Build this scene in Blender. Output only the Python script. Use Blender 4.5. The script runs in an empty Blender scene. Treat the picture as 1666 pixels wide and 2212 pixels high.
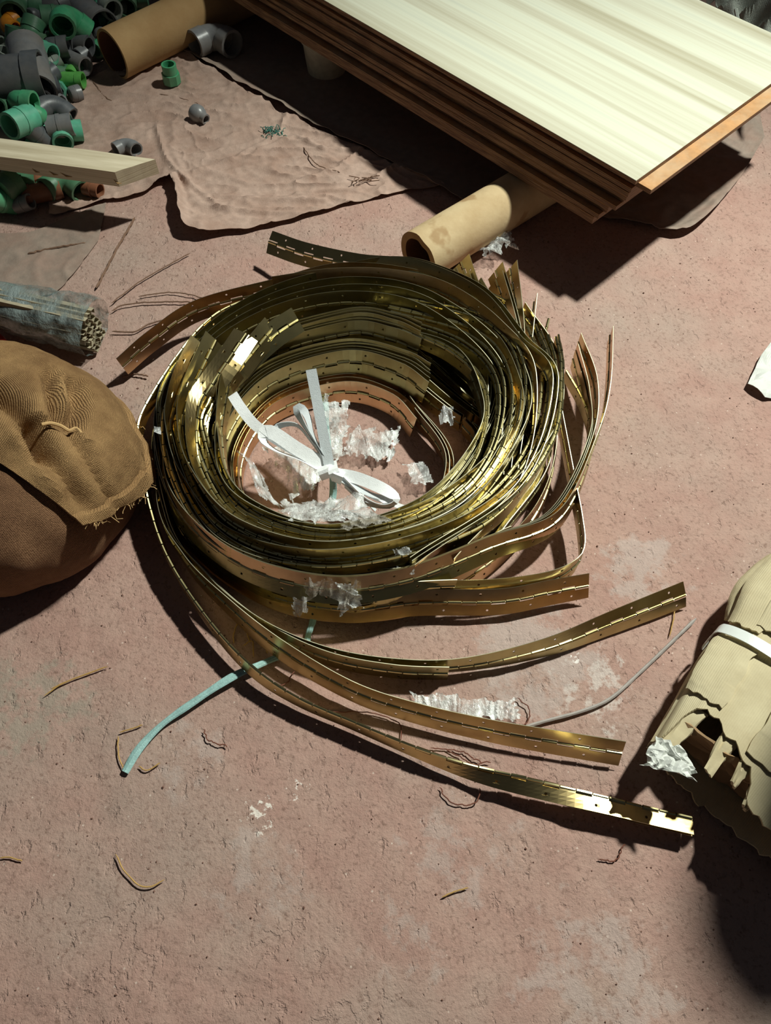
import bpy, math, random, re
import numpy as np
from mathutils import Vector, Matrix, noise, Euler
from math import sin, cos, pi, radians, exp, sqrt, atan2, tan

random.seed(7)
SC = bpy.context.scene
COL = SC.collection

# ---------------------------------------------------------------- camera, world, light
PITCH = radians(59.5); FPX = 1660.0; CAMH = 1.0
cd = bpy.data.cameras.new('camera'); cam = bpy.data.objects.new('camera', cd); COL.objects.link(cam)
cam.location = (0, 0, CAMH); cam.rotation_euler = (pi/2 - PITCH, 0, 0)
cd.sensor_fit = 'VERTICAL'; cd.sensor_height = 24.0; cd.lens = 24.0*FPX/2212.0
cd.clip_start = 0.01; cd.clip_end = 50
SC.camera = cam

world = bpy.data.worlds.new('world'); SC.world = world; world.use_nodes = True
bg = world.node_tree.nodes['Background']
bg.inputs[0].default_value = (0.80, 0.86, 1.0, 1); bg.inputs[1].default_value = 0.028

ld = bpy.data.lights.new('work_lamp', 'SPOT'); lamp = bpy.data.objects.new('work_lamp', ld); COL.objects.link(lamp)
ld.energy = 740; ld.color = (0.96, 1.0, 0.90); ld.shadow_soft_size = 0.085
ld.spot_size = radians(60); ld.spot_blend = 1.0
LAMP = Vector((1.68, 1.88, 2.95)); AIM = Vector((0.22, 0.55, 0))
lamp.location = LAMP; lamp.rotation_euler = (AIM - LAMP).to_track_quat('-Z', 'Y').to_euler()

SC.view_settings.view_transform = 'Standard'; SC.view_settings.look = 'None'
SC.view_settings.gamma = 1.0; SC.view_settings.exposure = 0.0
SC.view_settings.use_curve_mapping = False

# ---------------------------------------------------------------- helpers
_F = Vector((0, cos(PITCH), -sin(PITCH))); _U = Vector((0, sin(PITCH), cos(PITCH)))
def W(px, py, z=0.0):
    """world point at height z that stands at this place of the photograph"""
    d = _F + Vector((1, 0, 0))*((px-833)/FPX) + _U*(-(py-1106)/FPX)
    t = (z-CAMH)/d.z
    return Vector((0, 0, CAMH)) + d*t

def lin(c):
    def f(v):
        v /= 255.0
        return v/12.92 if v <= 0.04045 else ((v+0.055)/1.055)**2.4
    return tuple(f(v) for v in c)

def newmat(name):
    m = bpy.data.materials.new(name); m.use_nodes = True
    nt = m.node_tree; b = nt.nodes['Principled BSDF']
    return m, nt, b
def N(nt, kind, **kw):
    n = nt.nodes.new(kind)
    for k, v in kw.items():
        if k in n.inputs: n.inputs[k].default_value = v
        else: setattr(n, k, v)
    return n
def ramp(nt, fac, stops):
    r = nt.nodes.new('ShaderNodeValToRGB'); e = r.color_ramp.elements
    while len(e) < len(stops): e.new(0.5)
    for i, (p, c) in enumerate(stops):
        e[i].position = p; e[i].color = (*c, 1) if len(c) == 3 else c
    nt.links.new(fac, r.inputs[0]); return r.outputs[0]
def mixc(nt, fac, a, b, mode='MIX'):
    m = nt.nodes.new('ShaderNodeMix'); m.data_type = 'RGBA'; m.blend_type = mode
    for i, v in ((0, fac), (6, a), (7, b)):
        if hasattr(v, 'is_output'): nt.links.new(v, m.inputs[i])
        else: m.inputs[i].default_value = v if not isinstance(v, tuple) else ((*v, 1) if len(v) == 3 else v)
    return m.outputs[2]
def noisen(nt, scale, detail=4, rough=.55, vec=None, out=0, stretch=None):
    if vec is None: vec = nt.nodes.new('ShaderNodeTexCoord').outputs['Object']
    if stretch:
        mp = nt.nodes.new('ShaderNodeMapping'); mp.inputs['Scale'].default_value = stretch
        nt.links.new(vec, mp.inputs[0]); vec = mp.outputs[0]
    n = nt.nodes.new('ShaderNodeTexNoise'); n.inputs['Scale'].default_value = scale
    n.inputs['Detail'].default_value = detail; n.inputs['Roughness'].default_value = rough
    nt.links.new(vec, n.inputs['Vector']); return n.outputs[out]
def bump(nt, b, h, strength=.3, dist=.002):
    n = nt.nodes.new('ShaderNodeBump'); n.inputs['Strength'].default_value = strength
    n.inputs['Distance'].default_value = dist
    nt.links.new(h, n.inputs['Height']); nt.links.new(n.outputs[0], b.inputs['Normal']); return n
def math_(nt, op, a, b=0.0):
    n = nt.nodes.new('ShaderNodeMath'); n.operation = op
    for i, v in ((0, a), (1, b)):
        if hasattr(v, 'is_output'): nt.links.new(v, n.inputs[i])
        else: n.inputs[i].default_value = v
    return n.outputs[0]

def plain(name, c, rough=.5, metal=0, spec=.5, nz=0.12, scale=60, bmp=.15, dust=None):
    m, nt, b = newmat(name)
    n = noisen(nt, scale)
    lo = tuple(v*(1-nz*1.5) for v in c); hi = tuple(min(1, v*(1+nz)) for v in c)
    colr = ramp(nt, n, [(.3, lo), (.7, hi)])
    if dust:
        n2 = noisen(nt, 14, 5, .6)
        f = ramp(nt, n2, [(.42, (0, 0, 0)), (.68, (.6, .6, .6))])
        colr = mixc(nt, f, colr, dust)
    nt.links.new(colr, b.inputs['Base Color'])
    b.inputs['Roughness'].default_value = rough; b.inputs['Metallic'].default_value = metal
    b.inputs['Specular IOR Level'].default_value = spec
    if bmp: bump(nt, b, noisen(nt, scale*4), bmp, .001)
    return m

def mesh(name, verts, faces, mat, parent=None, loc=None, smooth=True, uv=None):
    """verts in world space; the object's origin goes to loc (or the parent's place)"""
    if parent is not None: o0 = WLOC[parent.name]
    elif loc is not None: o0 = Vector(loc)
    else:
        a = np.array([tuple(v) for v in verts]); o0 = Vector((a[:, 0].mean(), a[:, 1].mean(), a[:, 2].min()))
    me = bpy.data.meshes.new(name)
    me.from_pydata([(v[0]-o0.x, v[1]-o0.y, v[2]-o0.z) for v in verts], [], faces)
    me.materials.append(mat)
    if smooth: me.polygons.foreach_set('use_smooth', [True]*len(me.polygons))
    if uv is not None:
        l = me.uv_layers.new(name='UVMap'); idx = np.empty(len(me.loops), dtype=np.int32)
        me.loops.foreach_get('vertex_index', idx)
        l.data.foreach_set('uv', np.array(uv, dtype=np.float32)[idx].ravel())
    me.update()
    if smooth: me.set_sharp_from_angle(angle=radians(40))
    o = bpy.data.objects.new(name, me); COL.objects.link(o)
    if parent is not None: o.parent = parent; WLOC[o.name] = o0
    else: o.location = o0; WLOC[o.name] = o0
    return o
WLOC = {}
def tag(o, label=None, cat=None, group=None, kind=None):
    if label: o['label'] = label
    if cat: o['category'] = cat
    if group: o['group'] = group
    if kind: o['kind'] = kind
    return o
def thing(name, loc, label, cat, group=None):
    o = bpy.data.objects.new(name, None); COL.objects.link(o); o.location = loc
    o.empty_display_size = .02
    WLOC[o.name] = Vector(loc); return tag(o, label, cat, group)

def catmull(P, n_per=None, step=None):
    """P: list of equal-length tuples; returns resampled list"""
    A = np.array([tuple(p) for p in P], dtype=float)
    A = np.vstack([2*A[0]-A[1], A, 2*A[-1]-A[-2]])
    out = []
    for i in range(1, len(A)-2):
        p0, p1, p2, p3 = A[i-1], A[i], A[i+1], A[i+2]
        for k in range(24):
            t = k/24
            out.append(.5*((2*p1)+(-p0+p2)*t+(2*p0-5*p1+4*p2-p3)*t*t+(-p0+3*p1-3*p2+p3)*t**3))
    out.append(A[-2]); out = np.array(out)
    d = np.r_[0, np.cumsum(np.linalg.norm(np.diff(out[:, :3], axis=0), axis=1))]
    n = max(2, int(round(d[-1]/step))+1) if step else n_per
    s = np.linspace(0, d[-1], n)
    return np.array([[np.interp(t, d, out[:, j]) for j in range(out.shape[1])] for t in s])

def tube(path, rad, sides=8, caps=True, up=None):
    """solid round sweep; rad a number or list"""
    P = [Vector(p[:3]) for p in path]; n = len(P); V = []; F = []
    nrm = None
    for i in range(n):
        T = (P[min(i+1, n-1)]-P[max(i-1, 0)]).normalized()
        if nrm is None:
            nrm = T.orthogonal().normalized()
        nrm = (nrm - T*nrm.dot(T)).normalized(); B = T.cross(nrm)
        r = rad[i] if hasattr(rad, '__len__') else rad
        for k in range(sides):
            a = 2*pi*k/sides; V.append(P[i]+(nrm*cos(a)+B*sin(a))*r)
    for i in range(n-1):
        for k in range(sides):
            k2 = (k+1) % sides
            F.append((i*sides+k, i*sides+k2, (i+1)*sides+k2, (i+1)*sides+k))
    if caps:
        F.append(tuple(range(sides))[::-1]); F.append(tuple((n-1)*sides+k for k in range(sides)))
    return V, F
def pipe(path, ro, ri, sides=18):
    """hollow round sweep with wall thickness"""
    V1, F1 = tube(path, ro, sides, False); V2, F2 = tube(path, ri, sides, False)
    n = len(V1); m = len(path)
    F = F1+[tuple(n+i for i in f[::-1]) for f in F2]
    for k in range(sides):
        k2 = (k+1) % sides
        F.append((k2, k, n+k, n+k2)); e = (m-1)*sides
        F.append((e+k, e+k2, n+e+k2, n+e+k))
    return V1+V2, F
def join(parts):
    V = []; F = []
    for v, f in parts:
        o = len(V); V += list(v); F += [tuple(o+i for i in q) for q in f]
    return V, F
def sheet(V, rows, cols, th, keep=None):
    """grid of rows*cols points -> thin solid"""
    F = []; G = [[Vector(V[r*cols+c]) for c in range(cols)] for r in range(rows)]
    nr = []
    for r in range(rows):
        for c in range(cols):
            a = G[min(r+1, rows-1)][c]-G[max(r-1, 0)][c]; b = G[r][min(c+1, cols-1)]-G[r][max(c-1, 0)]
            q = b.cross(a); nr.append(q.normalized() if q.length > 1e-12 else Vector((0, 0, 1)))
    Vt = [Vector(V[i])+nr[i]*th/2 for i in range(rows*cols)]; Vb = [Vector(V[i])-nr[i]*th/2 for i in range(rows*cols)]
    n = rows*cols; cell = {}
    for r in range(rows-1):
        for c in range(cols-1):
            if keep is None or keep(r, c): cell[(r, c)] = 1
    for (r, c) in cell:
        a, b, d, e = r*cols+c, r*cols+c+1, (r+1)*cols+c+1, (r+1)*cols+c
        F.append((a, b, d, e)); F.append((n+e, n+d, n+b, n+a))
        if (r-1, c) not in cell: F.append((b, a, n+a, n+b))
        if (r+1, c) not in cell: F.append((e, d, n+d, n+e))
        if (r, c-1) not in cell: F.append((a, e, n+e, n+a))
        if (r, c+1) not in cell: F.append((d, b, n+b, n+d))
    used = sorted({i for f in F for i in f}); mp = {i: k for k, i in enumerate(used)}
    Va = Vt+Vb
    return [Va[i] for i in used], [tuple(mp[i] for i in f) for f in F], mp
def ribbon(path, width, th, nhint=(0, 0, 1)):
    """flat band; path rows x,y,z[,roll]"""
    P = [Vector(p[:3]) for p in path]; n = len(P); V = []
    for i in range(n):
        T = (P[min(i+1, n-1)]-P[max(i-1, 0)]).normalized()
        h = Vector(nhint)
        S = T.cross(h)
        S = S.normalized() if S.length > 1e-4 else T.orthogonal().normalized()
        Nn = S.cross(T).normalized()
        a = path[i][3] if len(path[i]) > 3 else 0
        D = S*cos(a)+Nn*sin(a)
        w = width[i] if hasattr(width, '__len__') else width
        V += [P[i]-D*w/2, P[i]+D*w/2]
    v, f, _ = sheet(V, n, 2, th)
    return v, f
def seg_d(p, a, b):
    ab = b-a; t = max(0, min(1, (p-a).dot(ab)/max(ab.dot(ab), 1e-9))); return (p-a-ab*t).length
def polyd(p, poly): return min(seg_d(p, poly[i], poly[i+1]) for i in range(len(poly)-1))
def fbm(p, o=4):
    return noise.fractal(Vector(p), 1.0, 2.0, o)

# ---------------------------------------------------------------- materials
def mat_floor():
    m, nt, b = newmat('floor_clay')
    tc = nt.nodes.new('ShaderNodeTexCoord').outputs['Object']
    red = lin((182, 150, 137)); red2 = lin((172, 136, 124)); grey = lin((168, 152, 140)); dark = lin((132, 104, 92))
    steps = []
    big = noisen(nt, 3.2, 5, .6, tc); mid = noisen(nt, 14, 6, .65, tc); fine = noisen(nt, 160, 5, .7, tc)
    c = mixc(nt, ramp(nt, mid, [(.35, (0, 0, 0)), (.65, (1, 1, 1))]), red2, red)
    c = mixc(nt, ramp(nt, big, [(.46, (0, 0, 0)), (.68, (.6, .6, .6))]), c, grey)
    c = mixc(nt, ramp(nt, fine, [(.30, (.9, .9, .9)), (.47, (0, 0, 0))]), c, dark)
    # pale specks of dried paint and plaster
    vo = nt.nodes.new('ShaderNodeTexVoronoi'); vo.inputs['Scale'].default_value = 130; nt.links.new(tc, vo.inputs['Vector'])
    sp = ramp(nt, vo.outputs['Distance'], [(.10, (1, 1, 1)), (.20, (0, 0, 0))])
    rnd = ramp(nt, nt_sep(nt, vo.outputs['Color']), [(.90, (0, 0, 0)), (.93, (.55, .55, .55))])
    c = mixc(nt, mixc(nt, 1.0, sp, rnd, 'MULTIPLY'), c, lin((232, 214, 200)))
    # patches of grey skim and white paint splashes at their places on the floor
    def patch(px, py, r, colr, thr, sc, amt=1.0):
        nonlocal c
        p = W(px, py)
        vm = nt.nodes.new('ShaderNodeVectorMath'); vm.operation = 'DISTANCE'
        nt.links.new(tc, vm.inputs[0]); vm.inputs[1].default_value = (p.x, p.y, 0)
        d = math_(nt, 'DIVIDE', vm.outputs['Value'], r)
        nn = noisen(nt, sc, 5, .7, tc)
        v = math_(nt, 'SUBTRACT', nn, math_(nt, 'MULTIPLY', math_(nt, 'POWER', d, 2.0), .35))
        f = ramp(nt, v, [(thr, (0, 0, 0)), (thr+(.03 if sc > 60 else .10), (amt, amt, amt))])
        c = mixc(nt, f, c, colr); return f
    sk = lin((186, 168, 160))
    patch(1150, 1400, .13, sk, .36, 16, .75); patch(1390, 1240, .10, sk, .38, 18, .7)
    patch(1290, 1480, .10, lin((205, 192, 184)), .45, 40, .8); patch(950, 1660, .05, sk, .45, 30, .5)
    patch(560, 1760, .05, lin((238, 226, 215)), .52, 85); patch(640, 1700, .035, lin((236, 222, 212)), .55, 110)
    patch(1240, 1420, .02, lin((240, 232, 226)), .50, 120)
    patch(980, 1840, .14, sk, .45, 22, .5); patch(560, 1880, .10, sk, .44, 25, .5); patch(400, 1640, .08, sk, .42, 25, .5)
    patch(1300, 2120, .14, sk, .42, 20, .6); patch(880, 2010, .09, sk, .45, 25, .5)
    def flake(px, py, r, sc, thr):
        # broken edges of the worn surface layer
        p = W(px, py); vm = nt.nodes.new('ShaderNodeVectorMath'); vm.operation = 'DISTANCE'
        nt.links.new(tc, vm.inputs[0]); vm.inputs[1].default_value = (p.x, p.y, 0)
        v = math_(nt, 'SUBTRACT', noisen(nt, sc, 7, .62, tc), math_(nt, 'MULTIPLY', math_(nt, 'POWER', math_(nt, 'DIVIDE', vm.outputs['Value'], r), 2.0), .15))
        steps.append(nt_sep(nt, ramp(nt, v, [(thr, (0, 0, 0)), (thr+.012, (1, 1, 1))])))
    flake(280, 2190, .11, 7, .47); flake(1180, 1680, .14, 9, .52); flake(620, 2200, .09, 8, .47); flake(480, 1600, .06, 9, .49)
    patch(60, 1520, .12, lin((160, 148, 134)), .40, 22, .7)
    nt.links.new(c, b.inputs['Base Color']); b.inputs['Roughness'].default_value = .82
    b.inputs['Specular IOR Level'].default_value = .35
    h = math_(nt, 'ADD', math_(nt, 'MULTIPLY', noisen(nt, 38, 9, .70, tc), .8), math_(nt, 'MULTIPLY', noisen(nt, 260, 4, .7, tc), .30))
    pits = nt_sep(nt, ramp(nt, noisen(nt, 75, 4, .6, tc, 0, (1, .6, 1)), [(.30, (0, 0, 0)), (.40, (1, 1, 1))]))
    h = math_(nt, 'ADD', h, math_(nt, 'MULTIPLY', pits, .35))
    for st in steps: h = math_(nt, 'SUBTRACT', h, math_(nt, 'MULTIPLY', st, .22))
    bump(nt, b, h, .8, .0055)
    return m
def nt_sep(nt, colr):
    s = nt.nodes.new('ShaderNodeSeparateColor'); nt.links.new(colr, s.inputs[0]); return s.outputs[0]

def mat_brass(name, tint=(0.50, 0.40, 0.14), rough=.24):
    m, nt, b = newmat(name)
    n = noisen(nt, 30, 3)
    c = ramp(nt, n, [(.3, tuple(v*.86 for v in tint)), (.7, tuple(min(1, v*1.1) for v in tint))])
    nt.links.new(c, b.inputs['Base Color']); b.inputs['Metallic'].default_value = 1
    b.inputs['Roughness'].default_value = rough
    bump(nt, b, noisen(nt, 55, 2), .05, .002)
    return m
def mat_film(name, colr=(.9, .92, .9), alpha=.46, rough=.16, sc=45):
    m, nt, b = newmat(name)
    b.inputs['Base Color'].default_value = (*colr, 1); b.inputs['Roughness'].default_value = rough
    n = noisen(nt, sc, 6, .72, None, 0, (1, .35, 1))
    a = ramp(nt, n, [(.40, (alpha*.25,)*3), (.56, (alpha,)*3), (.66, (min(1, alpha*2.6),)*3)])
    nt.links.new(nt_sep(nt, a), b.inputs['Alpha'])
    b.inputs['Specular IOR Level'].default_value = 1.0; b.inputs['Coat Weight'].default_value = 1.0
    b.inputs['Coat Roughness'].default_value = .06
    bump(nt, b, noisen(nt, sc*3, 4, .7, None, 0, (1, .4, 1)), .9, .004)
    return m
def mat_weave(name, c1, c2, scale=260, dust=None):
    m, nt, b = newmat(name)
    uvn = nt.nodes.new('ShaderNodeTexCoord').outputs['UV']
    def wave(d):
        w = nt.nodes.new('ShaderNodeTexWave'); w.wave_type = 'BANDS'; w.bands_direction = d
        w.inputs['Scale'].default_value = scale; w.inputs['Distortion'].default_value = 3.0
        w.inputs['Detail'].default_value = 2; w.inputs['Detail Scale'].default_value = 3
        nt.links.new(uvn, w.inputs['Vector']); return w.outputs['Fac']
    h = math_(nt, 'ADD', math_(nt, 'MULTIPLY', wave('X'), .45), wave('Y'))
    n = noisen(nt, 11, 8, .72)
    c = ramp(nt, n, [(.36, c1), (.62, c2)])
    c = mixc(nt, ramp(nt, h, [(.25, (.45, .45, .45)), (.9, (0, 0, 0))]), c, tuple(v*.5 for v in c1))
    nt.links.new(c, b.inputs['Base Color']); b.inputs['Roughness'].default_value = .95
    b.inputs['Specular IOR Level'].default_value = .15
    h2 = math_(nt, 'ADD', h, noisen(nt, 260, 3, .7))
    bump(nt, b, h2, .7, .0016)
    return m
def mat_boardface():
    m, nt, b = newmat('pale_pine_laminate')
    uvn = nt.nodes.new('ShaderNodeTexCoord').outputs['UV']
    a = noisen(nt, 1.0, 3, .5, uvn, 0, (.35, 16, 1)); d = noisen(nt, 1.0, 4, .6, uvn, 0, (.8, 75, 1))
    s = math_(nt, 'ADD', math_(nt, 'MULTIPLY', a, .72), math_(nt, 'MULTIPLY', d, .28))
    c = ramp(nt, s, [(.36, lin((172, 166, 140))), (.46, lin((196, 193, 172))), (.54, lin((212, 213, 193))), (.64, lin((197, 200, 184)))])
    nt.links.new(c, b.inputs['Base Color']); b.inputs['Roughness'].default_value = .38
    b.inputs['Specular IOR Level'].default_value = .4
    return m
def mat_plyedge():
    m, nt, b = newmat('plywood_edge')
    tc = nt.nodes.new('ShaderNodeTexCoord').outputs['Object']
    n = noisen(nt, 20, 6, .6, tc, 0, (1, 1, 22))
    c = ramp(nt, n, [(.32, lin((88, 60, 44))), (.5, lin((138, 104, 76))), (.68, lin((176, 142, 106)))])
    nt.links.new(c, b.inputs['Base Color']); b.inputs['Roughness'].default_value = .7
    bump(nt, b, n, .4, .002); return m
def mat_wood(name, lo, hi, st=(4, 30, 30), rough=.65):
    m, nt, b = newmat(name)
    uvn = nt.nodes.new('ShaderNodeTexCoord').outputs['UV']
    n = noisen(nt, 1.2, 5, .55, uvn, 0, st); k = noisen(nt, 7, 2, .5, uvn, 0, (1, 3, 1))
    c = ramp(nt, n, [(.34, lo), (.62, hi)])
    c = mixc(nt, ramp(nt, k, [(.70, (0, 0, 0)), (.76, (.5, .5, .5))]), c, tuple(v*.45 for v in lo))
    nt.links.new(c, b.inputs['Base Color']); b.inputs['Roughness'].default_value = rough
    bump(nt, b, n, .25, .001); return m
def mat_card(name, lo, hi, ribs=0, stain=None):
    m, nt, b = newmat(name)
    n = noisen(nt, 7, 6, .62)
    c = ramp(nt, n, [(.34, lo), (.66, hi)])
    if stain:
        f = ramp(nt, noisen(nt, 11, 4, .5), [(.52, (0, 0, 0)), (.56, (.65, .65, .65))])
        c = mixc(nt, f, c, stain)
    nt.links.new(c, b.inputs['Base Color']); b.inputs['Roughness'].default_value = .85
    b.inputs['Specular IOR Level'].default_value = .2
    h = noisen(nt, 90, 4, .6)
    if ribs:
        uvn = nt.nodes.new('ShaderNodeTexCoord').outputs['UV']
        w = nt.nodes.new('ShaderNodeTexWave'); w.bands_direction = 'Y'; w.inputs['Scale'].default_value = ribs
        w.inputs['Distortion'].default_value = .6
        nt.links.new(uvn, w.inputs['Vector']); h = math_(nt, 'ADD', h, math_(nt, 'MULTIPLY', w.outputs['Fac'], .5))
    bump(nt, b, h, .35, .0015); return m

M = {}
M['floor'] = mat_floor()
EDGE = mat_brass('brass_cut_edge', (.60, .57, .40), .40)
BRASS = [mat_brass('brass_%d' % i, t, r) for i, (t, r) in enumerate([
    ((.56, .43, .20), .27), ((.48, .40, .19), .31), ((.66, .45, .26), .29), ((.42, .37, .18), .27)])]
M['knuckle'] = mat_brass('brass_knuckle', (.66, .58, .30), .26)
M['film'] = mat_film('clear_stretch_film')
M['film_dirty'] = mat_film('dull_stretch_film', (.62, .58, .5), .45, .3, 40)
M['face'] = mat_boardface(); M['ply'] = mat_plyedge()
M['lath'] = mat_wood('pine_lath', lin((190, 176, 146)), lin((222, 210, 182)))
M['tubecard'] = mat_card('tube_cardboard', lin((176, 150, 112)), lin((205, 184, 146)), 0, lin((150, 116, 78)))
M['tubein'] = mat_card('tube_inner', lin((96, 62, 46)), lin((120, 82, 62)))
M['tubedark'] = mat_card('tube_cardboard_brown', lin((160, 126, 84)), lin((182, 150, 106)))
M['pack'] = mat_card('package_cardboard', lin((178, 162, 128)), lin((206, 194, 160)), 9)
M['packin'] = mat_card('package_inner', lin((140, 112, 82)), lin((170, 140, 106)))
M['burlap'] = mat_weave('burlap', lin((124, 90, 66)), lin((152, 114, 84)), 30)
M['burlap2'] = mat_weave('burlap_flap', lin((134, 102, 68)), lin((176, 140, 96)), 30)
M['fibre'] = plain('jute_fibre', lin((196, 160, 110)), .9)
M['elastic'] = plain('white_elastic', lin((246, 248, 248)), .7, bmp=.5, scale=200, nz=.04)
M['elastic_grey'] = plain('grey_white_elastic', lin((204, 210, 212)), .7, bmp=.5, scale=200, nz=.04)
M['raffia'] = plain('blue_raffia', lin((156, 194, 190)), .5, bmp=.6, scale=120)
M['strap'] = plain('white_strap', lin((222, 226, 222)), .3, nz=.03)
M['paper'] = plain('white_paper', lin((208, 210, 204)), .55, nz=.05)
M['gsheet'] = plain('dusty_plastic', lin((146, 130, 118)), .65, dust=lin((156, 126, 112)), scale=60, bmp=.4, spec=.3)
M['bsheet'] = plain('dusty_film', lin((178, 152, 138)), .75, dust=lin((150, 118, 102)), scale=90, bmp=.6, nz=.10, spec=.25)
M['cord'] = plain('grey_cord', lin((164, 156, 150)), .7)
M['twine'] = plain('brown_twine', lin((120, 92, 74)), .9)
M['straw'] = plain('yellow_straw', lin((186, 148, 84)), .7)
M['thread'] = plain('brown_thread', lin((112, 66, 50)), .9)
GREEN = plain('green_plastic', lin((66, 156, 110)), .35, dust=lin((110, 140, 112)))
TEAL = plain('teal_plastic', lin((92, 178, 146)), .4, dust=lin((120, 150, 130)))
LIME = plain('lime_plastic', lin((96, 170, 84)), .38)
DGREEN = plain('dull_green_plastic', lin((70, 120, 88)), .45, dust=lin((100, 110, 90)))
GREY = plain('grey_plastic', lin((120, 122, 124)), .35, dust=lin((128, 118, 108)))
DGREY = plain('dark_grey_plastic', lin((86, 90, 94)), .4, dust=lin((110, 104, 98)))
LGREY = plain('pale_grey_plastic', lin((150, 160, 150)), .45, dust=lin((140, 134, 120)))
ORANGE = plain('orange_plastic', lin((222, 140, 40)), .4)
BROWNP = plain('brown_plastic', lin((130, 84, 60)), .5)
M['cream'] = plain('cream_plastic', lin((200, 192, 172)), .5)
M['bluebag'] = mat_film('blue_grey_bag', lin((134, 146, 144)), .8, .35, 30)
M['fluted'] = plain('dusty_bundle', lin((160, 150, 126)), .8)
M['grit'] = plain('grit', lin((120, 88, 76)), .9)
M['leaf'] = plain('dry_leaf', lin((150, 116, 74)), .8)
M['red'] = plain('red_plastic', lin((190, 50, 44)), .4)
M['lint'] = mat_weave('white_woven_sack', lin((150, 156, 148)), lin((186, 192, 182)), 40)

# ---------------------------------------------------------------- floor
def floor_h(x, y):
    h = .0022*noise.noise(Vector((x*7, y*7, 3))) + .0012*noise.noise(Vector((x*31, y*31, 9)))
    k = noise.noise(Vector((x*9+5, y*9+2, 1))) + .4*noise.noise(Vector((x*30, y*30, 7)))
    # flaked top layer: shallow steps
    e = max(0., min(1., (k-.42)/.03)); far = max(0, min(1, (.35-y)/.3))
    return h - .0028*e*(.35+.65*far) - .0018
def build_floor():
    xs = list(np.arange(-3, -1.1, .25))+list(np.arange(-1.1, 1.1, .009))+list(np.arange(1.1, 3.01, .25))
    ys = list(np.arange(-2, -.35, .25))+list(np.arange(-.35, 2.35, .009))+list(np.arange(2.35, 4.3, .25))
    V = [(x, y, floor_h(x, y) if -1.15 < x < 1.15 and -.4 < y < 2.4 else -.0018) for y in ys for x in xs]
    c = len(xs); F = [(r*c+k, r*c+k+1, (r+1)*c+k+1, (r+1)*c+k) for r in range(len(ys)-1) for k in range(c-1)]
    o = mesh('floor', V, F, M['floor'], loc=(0, 0, 0)); o['kind'] = 'structure'
    o['label'] = 'worn reddish clay floor with grey patches and grit'
build_floor()

# ---------------------------------------------------------------- boards
BA = W(1375, 390, .200); 
BU = Vector((cos(radians(133.4)), sin(radians(133.4)), 0)); BV = Vector((cos(radians(43.4)), sin(radians(43.4)), 0))
def board(name, top, th, du, dv, L, Wd, label, rot=0, facemat=None, group='stacked wood-faced boards'):
    u = Matrix.Rotation(radians(rot), 3, 'Z') @ BU; v = Matrix.Rotation(radians(rot), 3, 'Z') @ BV
    O = Vector((BA.x, BA.y, 0)) + u*du + v*dv
    root = thing(name, O + Vector((0, 0, top-th)), label, 'board', group)
    def slab(nm, z0, z1, ins, mat, r=.0006, uvs=True):
        V = []; uv = []
        lay = [(z0, r), (z0+r, 0), (z1-r, 0), (z1, r)]
        nU, nV = 12, 6
        per = [(i/nU, 0) for i in range(nU)]+[(1, j/nV) for j in range(nV)]+[(1-i/nU, 1) for i in range(nU)]+[(0, 1-j/nV) for j in range(nV)]
        for z, q in lay:
            for (s, t) in per:
                a = ins+q+(L-2*ins-2*q)*s; b_ = ins+q+(Wd-2*ins-2*q)*t
                V.append(O+u*a+v*b_+Vector((0, 0, z))); uv.append((a, b_))
        n = len(per); F = []
        for k in range(3):
            for i in range(n):
                j = (i+1) % n; F.append((k*n+i, k*n+j, (k+1)*n+j, (k+1)*n+i))
        F.append(tuple(range(n))[::-1]); F.append(tuple(3*n+i for i in range(n)))
        return mesh(nm, V, F, mat, root, smooth=False, uv=uv)
    slab('core', top-th, top-.0012, .0, M['ply'])
    slab('veneer', top-.0012, top, .0, facemat or M['face'], .0003)
    return root
# top to bottom, with the slips seen at the near corner
tv = plain('tan_veneer', lin((186, 138, 88)), .5, dust=lin((190, 172, 144)))
W_ORD = ['second', 'third', 'fourth', 'fifth', 'sixth', 'seventh', 'eighth', 'ninth', 'tenth']
specs = [(.200, 0, 0, 'pale striped laminated board lying topmost on the stack'),
         (.191, -.026, .010, 'tan veneered board second from the top, slipped out past the short edge'),
         (.182, .004, .001, ''), (.173, .006, .0, ''), (.164, .008, .001, ''), (.155, .014, .007, ''), (.146, .016, -.009, ''), (.137, .030, -.008, ''),
         (.128, .034, -.003, ''), (.119, .040, -.015, ''), (.110, .048, -.016, 'lowest board of the stack, resting on the cardboard tubes')]
for i, (top, du, dv, lab) in enumerate(specs):
    th = .0086 if i < 10 else .0145
    if not lab: lab = 'board '+W_ORD[i-1]+' from the top of the stack, only its brown edge showing'
    board('laminated_board', top, th, du, dv, 1.72, .542-(.01 if i else 0), lab, rot=(0, .15, -.1, .1, -.2, .2, -.15, .1, -.1, .2, -.15)[i],
          facemat=M['face'] if i == 0 else tv)

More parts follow.
